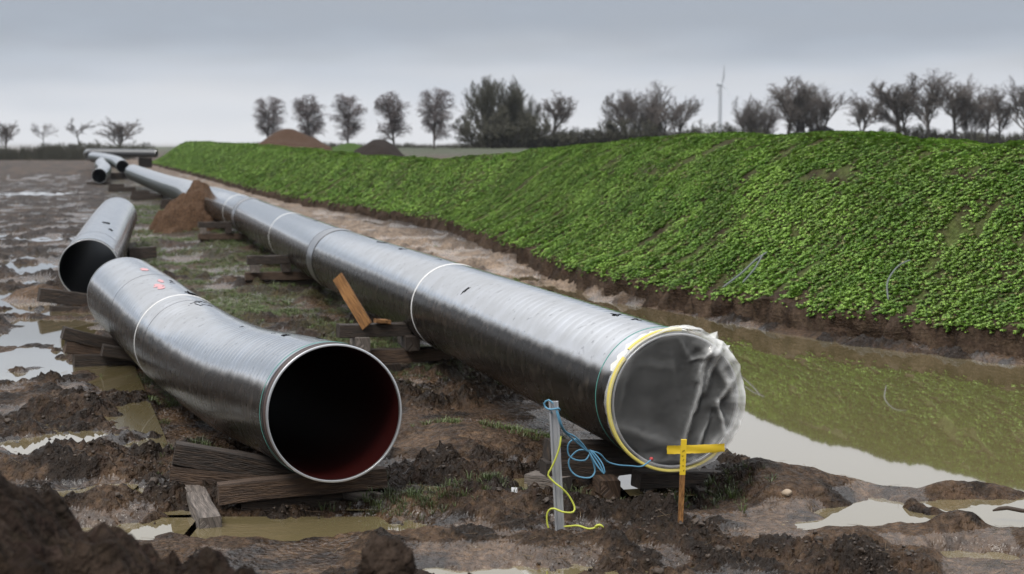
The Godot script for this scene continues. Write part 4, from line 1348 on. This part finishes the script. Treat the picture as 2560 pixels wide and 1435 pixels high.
func plants() -> void:
	var rosette := leaf_mesh(7, 0.046, 0.027, 0.1, 1.0)
	var rosette2 := leaf_mesh(6, 0.040, 0.033, 0.0, 0.8)
	for band in [[9.0, 48.0, 290000, 1.0, "low leafy green plants covering the near slope of the embankment"], [48.0, 221.0, 120000, 1.0, "green plants covering the far slope of the embankment"]]:
		var w0 := []
		var w1 := []
		var c0 := PackedColorArray()
		var c1 := PackedColorArray()
		var tries: int = band[2]
		for i in tries:
			var f := rng.randf()
			var d: float = lerpf(band[0], band[1], f) if band[0] < 20.0 else band[0] * pow(band[1] / band[0], f)
			var H := crest_h(d)
			var run := 1.65 * H
			var t := rng.randf_range(0.27, run + 1.9)
			# rills run straight down the slope; bare earth near the crest and along the foot
			var rill := n_mid.get_noise_2d(d * 1.3 + 7.0 + 0.25 * n_lo.get_noise_2d(t * 3.0, d), t * 0.16)
			var bare := n_mid.get_noise_2d(d * 0.5 + 90.0, t * 0.55)
			var keep := 0.9 - 0.5 * smoothstep(-0.05, 0.5, n_mid.get_noise_2d(d * 2.6 + 400.0, t * 2.2))
			if rill > 0.26: keep -= 0.7 * smoothstep(0.26, 0.42, rill)
			var upper := smoothstep(0.55, 0.8, t / run) * smoothstep(1.08, 0.92, t / run)
			keep -= smoothstep(0.0, 0.34, bare) * (0.22 + 0.75 * upper * smoothstep(18.0, 24.0, d) * smoothstep(48.0, 36.0, d))
			if t < 0.45: keep *= 0.5
			if rng.randf() > keep: continue
			var p := bank_point(d, t)
			var q := bank_point(d, t + 0.12)
			var s := bank_point(d + 0.12, t)
			var nrm := (q - p).cross(s - p).normalized()
			if nrm.y < 0.0: nrm = -nrm
			var up := nrm.lerp(Vector3.UP, 0.5).normalized()
			var size := rng.randf_range(0.6, 1.45) * (1.0 if d < 48.0 else 1.5 + (d - 48.0) * 0.012)
			var hue := n_lo.get_noise_2d(p.x * 3.0, p.z * 3.0) + rng.randf_range(-0.5, 0.5)
			var c := Color(0.17, 0.35, 0.035).lerp(Color(0.38, 0.62, 0.10), clampf(0.45 + hue, 0, 1)) * rng.randf_range(0.6, 1.15) * (0.92 + 0.35 * n_mid.get_noise_2d(p.x * 0.35, p.z * 0.35 + p.y))
			if rng.randf() < 0.04: c = Color(0.30, 0.30, 0.10)
			if i % 2 == 0:
				w0.append(upright(p + up * rng.randf_range(0.0, 0.025), up, size * 0.9))
				c0.append(c)
			else:
				w1.append(upright(p, up, size))
				c1.append(c)
		scatter("ground_cover", band[4] + ", upright sort", rosette, M.leaf, w0, c0)
		scatter("ground_cover", band[4] + ", broad flat sort", rosette2, M.leaf, w1, c1)
	# grass: short film between the rows, tufts by the timbers
	var blades := blade_mesh(9, 0.07, 0.006)
	var g := []
	var gc := PackedColorArray()
	for i in 26000:
		var d := 12.0 * pow(5.5, rng.randf())
		var u := rng.randf_range(0.6, 4.7)
		var x := u - 0.28 * d
		var k := n_lo.get_noise_2d(x * 2.3 + 70.0, d * 2.3) + 0.5 * n_mid.get_noise_2d(x * 1.3, d * 1.3)
		if k < 0.05 + smoothstep(20.0, 13.0, d) * 0.3: continue
		g.append(upright(Vector3(x, ground_h(x, d) - 0.005, -d), Vector3.UP, rng.randf_range(0.5, 1.0) * (1.0 + d / 60.0), 0.7))
		gc.append(Color(0.10, 0.11, 0.035).lerp(Color(0.085, 0.14, 0.03), rng.randf()) * rng.randf_range(0.7, 1.2))
	for spot in [[-1.95, 11.6, 0.7, 0.25, 260], [1.65, 11.35, 0.25, 0.2, 60], [1.0, 11.1, 0.7, 0.3, 70], [0.45, 11.25, 0.35, 0.3, 90], [-0.75, 10.95, 0.4, 0.22, 120], [-0.55, 10.75, 0.5, 0.15, 60], [-0.17, 11.05, 0.09, 0.09, 30], [0.2, 11.2, 0.2, 0.1, 30], [-2.6, 12.4, 0.4, 0.3, 60], [-4.0, 17.2, 0.5, 0.5, 120], [-1.0, 17.2, 0.8, 0.5, 200]]:
		for i in spot[4]:
			var x: float = spot[0] + rng.randfn(0, 0.5) * spot[2]
			var d: float = spot[1] + rng.randfn(0, 0.5) * spot[3]
			g.append(upright(Vector3(x, ground_h(x, d) - 0.005, -d), Vector3.UP, rng.randf_range(0.5, 1.1), rng.randf_range(0.6, 1.2)))
			gc.append(Color(0.05, 0.06, 0.022).lerp(Color(0.08, 0.115, 0.03), rng.randf()) * rng.randf_range(0.6, 1.2))
	scatter("grass", "thin short grass growing between the pipe rows and around the timbers", blades, M.leaf, g, gc)

func lump(sd: int, flat: float) -> ArrayMesh:
	var sp := SphereMesh.new()
	sp.radius = 1.0
	sp.height = 2.0
	sp.radial_segments = 9
	sp.rings = 5
	var a := sp.get_mesh_arrays()
	var V: PackedVector3Array = a[Mesh.ARRAY_VERTEX]
	var nz := noise(FastNoiseLite.TYPE_SIMPLEX_SMOOTH, 0.9, 2, sd)
	var N := PackedVector3Array()
	for i in V.size():
		var v := V[i]
		var k := 1.0 + 0.75 * nz.get_noise_3dv(v * 1.3)
		V[i] = Vector3(v.x * k, v.y * k * flat, v.z * k)
	a[Mesh.ARRAY_VERTEX] = V
	var st := SurfaceTool.new()
	st.create_from_arrays(a)
	st.generate_normals()
	return st.commit()

func clods() -> void:
	var sets := [[], [], []]
	var cols := [PackedColorArray(), PackedColorArray(), PackedColorArray()]
	for i in 20000:
		var d := 8.6 * pow(5.0, rng.randf() * rng.randf_range(0.4, 1.0))
		var x := rng.randf_range(-0.42, 0.42) * d
		if x > foot_x(d) - 0.1: continue
		var ch := churn(x, d)
		if rng.randf() > ch * ch * 0.9: continue
		var h := ground_h(x, d)
		if h < -0.05: continue
		if last_wet > 0.02 and rng.randf() > 0.25: continue
		var s := 0.005 if last_wet > 0.02 else 0.007
		s *= pow(7.0, rng.randf() * rng.randf() * rng.randf()) * (1.0 + d / 70.0)
		var k := i % 3
		var up := Vector3(rng.randf_range(-0.4, 0.4), 1, rng.randf_range(-0.4, 0.4)).normalized()
		sets[k].append(upright(Vector3(x, h + s * 0.1, -d), up, s))
		var g := rng.randf()
		cols[k].append(Color(0.040, 0.027, 0.018) * lerpf(0.7, 1.25, g))
	for k in 3:
		scatter("soil_crumbs", ["loose round crumbs of mud strewn over the ground", "loose flat flakes of mud strewn over the ground", "loose lumpy bits of mud strewn over the ground"][k], lump(60 + k, [0.75, 0.45, 0.9][k]), M.clod, sets[k], cols[k])

func debris() -> void:
	# straw and roots lying on the mud
	var b := Bag.new()
	b.prism(Vector3(-0.5, 0, 0), Vector3(0.5, 0.03, 0), 0.012, 0.006, 3)
	var w := []
	var c := PackedColorArray()
	for i in 1500:
		var d := 9.0 * pow(2.6, rng.randf())
		var x := rng.randf_range(-0.36, 0.36) * d
		if x > foot_x(d): continue
		var h := ground_h(x, d)
		if h < -0.05: continue
		var az := rng.randf() * TAU
		var s := rng.randf_range(0.04, 0.16)
		var bas := Basis(Vector3.UP, az) * Basis(Vector3(0, 0, 1), rng.randf_range(-0.25, 0.35))
		w.append(Transform3D(bas.scaled(Vector3.ONE * s), Vector3(x, h + 0.008, -d)))
		c.append(Color(0.24, 0.17, 0.085).lerp(Color(0.10, 0.06, 0.035), rng.randf()))
	scatter("straw", "bits of straw and root lying on the mud", b.mesh(), M.clod, w, c)
	tag(part(self, "stick", cord([v3(3.42, 0.02, 10.62), v3(3.5, 0.05, 10.58), v3(3.62, 0.035, 10.55), v3(3.8, 0.03, 10.6)], 0.016), M.wood_dark), "dark bent stick lying in the puddle at the right edge", "stick")
	tag(part(self, "stone", lump(91, 0.7), mat(Color(0.33, 0.26, 0.19), 0.8)), "small pale stone on the mud bank right of the orange stake", "stone")
	var st := get_node("stone") as Node3D
	st.scale = Vector3.ONE * 0.035
	st.position = Vector3(2.02, ground_h(2.02, 11.0) + 0.01, -11.0)

# ------------------------------------------------------------------ trees
func grow(tb: Bag, cb: Bag, p: Vector3, dir: Vector3, len: float, r: float, depth: int, o: Dictionary) -> void:
	var deep: int = o.kids.size()
	var n := 3 if depth < 2 else 2
	var pts := [p]
	var q := p
	var v := dir
	for i in n:
		v = (v + Vector3(rng.randf_range(-1, 1), rng.randf_range(-1, 1), rng.randf_range(-1, 1)) * o.wob + Vector3.UP * o.lift[depth]).normalized()
		q += v * len / n
		var r0 := r * (1.0 - 0.5 * i / n)
		var r1 := r * (1.0 - 0.5 * (i + 1) / n)
		(tb if depth == 0 else cb).prism(pts[i], q, maxf(r0, o.thin), maxf(r1, o.thin), 6 if depth == 0 else 3)
		pts.append(q)
	if depth >= deep: return
	var kids: int = o.kids[depth]
	for k in kids:
		var f := lerpf(o.start[depth], 1.0, (k + rng.randf()) / kids)
		var i := mini(int(f * n), n - 1)
		var at: Vector3 = pts[i].lerp(pts[i + 1], f * n - i)
		var along: Vector3 = (pts[i + 1] - pts[i]).normalized()
		var side := along.cross(Vector3(rng.randf_range(-1, 1), rng.randf_range(-1, 1), rng.randf_range(-1, 1))).normalized()
		var a: float = o.spread[depth] * rng.randf_range(0.65, 1.25)
		var nd := (along * cos(a) + side * sin(a)).normalized()
		grow(tb, cb, at, nd, len * o.ratio[depth] * rng.randf_range(0.65, 1.15), r * 0.5, depth + 1, o)

func tree_shape(o: Dictionary) -> Array:
	var tb := Bag.new()
	var cb := Bag.new()
	for k in o.stems:
		var lean: float = o.fan * (rng.randf_range(0.3, 1.0) if o.stems > 1 else 0.15)
		var az: float = TAU * (k + rng.randf()) / o.stems
		var foot_at: Vector3 = Vector3(cos(az), 0, sin(az)) * (o.foot if o.stems > 1 else 0.0)
		grow(tb, cb, foot_at, (Vector3.UP + Vector3(cos(az), 0, sin(az)) * lean).normalized(), o.trunk * rng.randf_range(0.85, 1.1), o.r, 0, o)
	# bring to unit height
	var hi := 0.01
	for v in cb.V: hi = maxf(hi, v.y)
	for bag in [tb, cb]:
		for i in bag.V.size():
			bag.V[i] = bag.V[i] / hi
	# outer twigs end together, so that the crown closes to the rounded outline of its kind
	var egg: Array = o.egg
	for i in cb.V.size():
		var v := cb.V[i]
		var c := Vector3(v.x / egg[1], (v.y - egg[0]) / egg[2], v.z / egg[1])
		var q := c.length()
		if q > 0.82 and v.y > egg[0] - 0.5 * egg[2]:
			c *= (0.82 + (q - 0.82) * 0.28) / q
			cb.V[i] = Vector3(c.x * egg[1], egg[0] + c.y * egg[2], c.z * egg[1])
	return [tb.mesh(), cb.mesh()]

func trees() -> void:
	var kinds := {
		"birch": {"egg": [0.6, 0.30, 0.42], "stems": 1, "fan": 0.1, "foot": 0.0, "trunk": 0.95, "r": 0.018, "thin": 0.0021, "kids": [26, 11, 10], "start": [0.2, 0.15, 0.1], "spread": [0.7, 0.75, 0.9], "ratio": [0.34, 0.5, 0.55], "lift": [0.12, 0.02, -0.12, -0.4], "wob": 0.10},
		"fan": {"egg": [0.6, 0.42, 0.42], "stems": 3, "fan": 0.34, "foot": 0.04, "trunk": 0.62, "r": 0.018, "thin": 0.0012, "kids": [9, 8, 7, 5], "start": [0.3, 0.25, 0.2, 0.2], "spread": [0.55, 0.55, 0.6, 0.6], "ratio": [0.62, 0.55, 0.5, 0.5], "lift": [0.05, 0.10, 0.12, 0.10, 0.1], "wob": 0.13},
		"crown": {"egg": [0.62, 0.36, 0.40], "stems": 1, "fan": 0.25, "foot": 0.0, "trunk": 0.62, "r": 0.021, "thin": 0.00125, "kids": [12, 8, 7, 4], "start": [0.42, 0.25, 0.2, 0.1], "spread": [0.62, 0.65, 0.75, 0.8], "ratio": [0.56, 0.52, 0.48, 0.5], "lift": [0.04, 0.09, 0.08, 0.05, 0.0], "wob": 0.10},
		"thicket": {"egg": [0.5, 0.48, 0.52], "stems": 11, "fan": 0.55, "foot": 0.10, "trunk": 0.75, "r": 0.012, "thin": 0.0016, "kids": [10, 9, 8], "start": [0.3, 0.25, 0.2], "spread": [0.35, 0.4, 0.5], "ratio": [0.5, 0.5, 0.5], "lift": [0.06, 0.12, 0.12, 0.1], "wob": 0.09},
		"shrub": {"egg": [0.35, 0.75, 0.65], "stems": 16, "fan": 0.9, "foot": 0.22, "trunk": 0.6, "r": 0.012, "thin": 0.0055, "kids": [8, 6, 2], "start": [0.05, 0.1, 0.2], "spread": [0.7, 0.7, 0.8], "ratio": [0.5, 0.5, 0.6], "lift": [0.03, 0.04, 0.03, 0.0], "wob": 0.2},
		"flat": {"egg": [0.75, 0.34, 0.27], "stems": 1, "fan": 0.1, "foot": 0.0, "trunk": 0.75, "r": 0.018, "thin": 0.0028, "kids": [8, 6, 5], "start": [0.72, 0.3, 0.2], "spread": [1.0, 0.6, 0.7], "ratio": [0.42, 0.55, 0.5], "lift": [0.05, 0.06, 0.02, -0.1], "wob": 0.08},
	}
	var shapes := {}
	for k in kinds:
		shapes[k] = []
		for i in (3 if k in ["crown", "fan"] else 2):
			rng.seed = 900 + i * 37 + k.length()
			shapes[k].append(tree_shape(kinds[k]))
	# kind, pixel-free placing: x, d, base height, height, width factor, label
	var rows := [
		["birch", -37.0, 232, 2.0, 9.2, 1.30, "leftmost birch with drooping twigs, above the left flank of the brown mound", "birch_tree"],
		["birch", -30.5, 232, 2.0, 9.3, 1.30, "slim birch above the right flank of the brown mound", "birch_tree"],
		["birch", -25.0, 232, 2.0, 9.6, 1.30, "birch with dark trunk left of the dark soil mound", "birch_tree"],
		["birch", -17.8, 232, 2.0, 9.8, 1.30, "birch above the right end of the dark soil mound", "birch_tree"],
		["birch", -11.6, 228, 2.0, 10.4, 1.30, "broad tallest birch beside the big thicket", "birch_tree"],
		["thicket", -2.6, 250, 2.2, 13.6, 1.15, "tallest many-stemmed bare tree in the middle of the skyline", "bare_tree"],
		["thicket", 0.6, 256, 2.2, 10.6, 1.15, "lower bare tree leaning from the right side of the tallest one", "bare_tree"],
		["crown", 6.2, 252, 2.2, 11.1, 1.39, "round bare tree just right of the tallest thicket", "bare_tree"],
		["fan", 19.6, 252, 2.2, 10.9, 1.37, "dense bare tree at the left of the pale spreading one", "bare_tree"],
		["fan", 26.4, 258, 2.2, 12.7, 1.37, "pale spreading bare tree left of the wind turbine", "bare_tree"],
		["fan", 38.6, 250, 2.2, 10.0, 0.91, "small dark bare tree right of the wind turbine", "bare_tree"],
		["crown", 44.6, 248, 2.2, 12.9, 1.39, "wide bare tree in the group right of the small dark one", "bare_tree"],
		["fan", 50.2, 254, 2.2, 13.4, 1.37, "tall pale bare tree at the right of its group before the grey shed", "bare_tree"],
		["crown", 55.8, 246, 2.2, 10.9, 1.39, "single bare tree standing right of the grey shed", "bare_tree"],
		["crown", 62.6, 246, 2.2, 13.3, 1.39, "dark tree with overhanging top, first of the tall dark group", "bare_tree"],
		["crown", 66.6, 244, 2.2, 13.9, 1.39, "tallest tree of the dark group on the right", "bare_tree"],
		["crown", 69.6, 240, 2.2, 13.3, 1.39, "broad dark tree at the right of the tall dark group", "bare_tree"],
		["fan", 72.8, 242, 2.2, 10.9, 0.91, "narrow leaning bare tree right of the dark group", "bare_tree"],
		["crown", 75.8, 244, 2.2, 11.3, 1.12, "slim upright bare tree near the right edge", "bare_tree"],
		["crown", 81.0, 242, 2.2, 13.1, 1.39, "large dark tree cut by the right edge of the view", "bare_tree"],
		["crown", 47.4, 256, 2.2, 11.2, 1.39, "bare tree in the middle of the group before the grey shed", "bare_tree"],
		["fan", 41.2, 254, 2.2, 9.6, 1.37, "lower bare tree at the left edge of the group before the grey shed", "bare_tree"],
		["crown", 22.4, 250, 2.2, 9.2, 1.39, "round bare tree between the dense one and the pale spreading one", "bare_tree"],
		["crown", 64.9, 252, 2.2, 11.4, 1.12, "thin bare tree inside the tall dark group", "bare_tree"],
		["crown", 78.6, 246, 2.2, 10.6, 1.12, "bare tree just left of the large one cut by the right edge", "bare_tree"],
		["crown", -103.0, 310, 0.4, 9.1, 1.20, "dark round tree at the far left above the hedge", "bare_tree"],
		["flat", -95.5, 312, 0.4, 8.1, 1.20, "small tree with flat top, left of the two on the hedge line", "bare_tree"],
		["flat", -91.0, 322, 0.4, 9.1, 1.20, "thin pale umbrella tree, right of the two on the hedge line", "bare_tree"],
		["crown", -80.5, 312, 0.4, 9.5, 1.90, "broad round tree behind the crosswise pipe", "bare_tree"],
		["shrub", -3.0, 246, 2.2, 8.6, 1.19, "dense dark bush filling the foot of the tallest thicket, left half", "bush"],
		["shrub", 0.8, 246, 2.2, 8.0, 1.12, "dense dark bush filling the foot of the tallest thicket, right half", "bush"],
		["shrub", 6.0, 250, 2.2, 5.0, 1.58, "low dark bush under the round bare tree", "bush"],
		["shrub", 11.0, 254, 2.2, 4.6, 1.72, "low bush in the gap right of the round bare tree", "bush"],
		["shrub", 15.8, 254, 2.2, 4.8, 1.58, "dark bush at the left foot of the dense bare tree", "bush"],
		["shrub", 19.2, 250, 2.2, 6.6, 1.32, "tall dark bush in front of the dense bare tree", "bush"],
		["shrub", 24.0, 256, 2.2, 4.4, 1.85, "low dark bush under the pale spreading tree", "bush"],
		["shrub", 30.0, 256, 2.2, 4.4, 1.85, "low dark bush at the right foot of the pale spreading tree", "bush"],
		["shrub", 33.0, 252, 2.2, 6.0, 1.32, "dark bush standing before the wind turbine", "bush"],
		["shrub", 37.5, 250, 2.2, 4.6, 1.72, "bush at the foot of the small dark tree", "bush"],
		["shrub", 42.0, 250, 2.2, 3.2, 2.24, "low bush left under the wide bare tree", "bush"],
		["shrub", 47.5, 250, 2.2, 3.4, 2.11, "low bush between the wide and the tall pale tree", "bush"],
		["shrub", 58.8, 248, 2.2, 4.2, 1.72, "dark bush left of the tall dark group", "bush"],
		["shrub", 64.5, 248, 2.2, 5.2, 1.58, "dark bush inside the tall dark group", "bush"],
		["shrub", 69.0, 248, 2.2, 3.6, 1.85, "low bush right under the tall dark group", "bush"],
		["shrub", 77.5, 262, 2.2, 4.2, 2.51, "low grey bush between the slim tree and the right edge", "bush"],
		["shrub", -84.5, 308, 0.4, 4.6, 1.58, "dark bush left of the broad round tree", "bush"],
		["shrub", -90.0, 306, 0.4, 3.9, 1.58, "bush at the foot of the thin umbrella tree", "bush"],
		["shrub", -76.0, 308, 0.4, 4.4, 1.45, "bush right of the broad round tree", "bush"],
	]
	var mats := {"birch": M.birch, "fan": M.twig, "crown": M.twig, "thicket": M.twig_green, "shrub": M.twig_green, "flat": M.twig}
	var idx := 0
	for f in rows:
		idx += 1
		var sh: Array = shapes[f[0]][idx % shapes[f[0]].size()]
		var t := thing(f[7], f[6], "bush" if f[7] == "bush" else "tree", v3(f[1], f[3] - 0.3, f[2]), {"birch": "birches on the skyline", "shrub": "bushes on the skyline"}.get(f[0], "bare trees on the skyline"))
		t.rotation.y = rng.randf() * TAU
		t.scale = Vector3(f[4] * f[5], f[4], f[4] * f[5])
		part(t, "trunk" if f[7] != "bush" else "stem", sh[0], M.bark)
		if f[0] in ["shrub", "thicket"]: t.get_child(0).set_meta("kind", "stuff")
		part(t, "crown", sh[1], mats[f[0]])
	# hedges: dense low rows
	for f in [[-240.0, -74.0, 292.0, 0.2, 2.5, "long low dark hedge closing the mud field on the left"], [-6.0, 170.0, 268.0, 2.0, 2.6, "long low hedge running behind the trees on the right"], [-60.0, -6.0, 300.0, 1.6, 1.6, "thin far hedge behind the birches"]]:
		var b := Bag.new()
		var x: float = f[0]
		while x < f[1]:
			var hh: float = f[4] * (1.0 + 0.4 * n_lo.get_noise_2d(x * 0.9, f[2]))
			for k in 10:
				var p := Vector3(x + rng.randf_range(-0.3, 0.3), f[3] - 0.3, -f[2] + rng.randf_range(-1.0, 1.0))
				var top := p + Vector3(rng.randf_range(-0.9, 0.9), hh * rng.randf_range(0.55, 1.2), rng.randf_range(-0.5, 0.5))
				b.prism(p, top, 0.10, 0.03, 3)
			x += 0.16
		tag(part(self, "hedge", b.mesh(), M.twig_green), f[5], "hedge")
	# grey shed among the trees
	var t := thing("shed", "small grey shed half hidden among the bare trees", "shed", v3(53.0, 2.0, 262))
	var wall := BoxMesh.new()
	wall.size = Vector3(3.4, 3.4, 4.0)
	part(t, "wall", wall, mat(Color(0.14, 0.145, 0.16), 0.8)).position = Vector3(0, 1.7, 0)
	var roof := PrismMesh.new()
	roof.size = Vector3(3.9, 0.8, 4.4)
	part(t, "roof", roof, mat(Color(0.05, 0.05, 0.055), 0.8)).position = Vector3(0, 3.8, 0)
	# wind turbine
	t = thing("wind_turbine", "pale wind turbine far behind the bare trees", "wind turbine", v3(204.0, 0, 1500))
	var tb := Bag.new()
	tb.prism(Vector3(0, -5, 0), Vector3(0, 62, 0), 2.2, 1.5, 12)
	var pale := mat(Color(0.34, 0.36, 0.385), 0.7)
	part(t, "tower", tb.mesh(), pale)
	var nb := Bag.new()
	nb.prism(Vector3(-3.5, 63, 0), Vector3(2.5, 63, 0), 1.9, 1.7, 8)
	part(t, "nacelle", nb.mesh(), pale)
	for k in 3:
		var a := 0.08 + TAU * k / 3.0
		var dv := Vector3(sin(a) * 0.22, cos(a), sin(a) * 0.975)
		var bl := Bag.new()
		bl.prism(Vector3(1.5, 63, 0), Vector3(3, 63, 0) + dv * 8.0, 0.8, 1.25, 4)
		bl.prism(Vector3(3, 63, 0) + dv * 8.0, Vector3(3, 63, 0) + dv * 19.0, 1.1, 0.3, 4)
		part(t, "blade", bl.mesh(), pale)
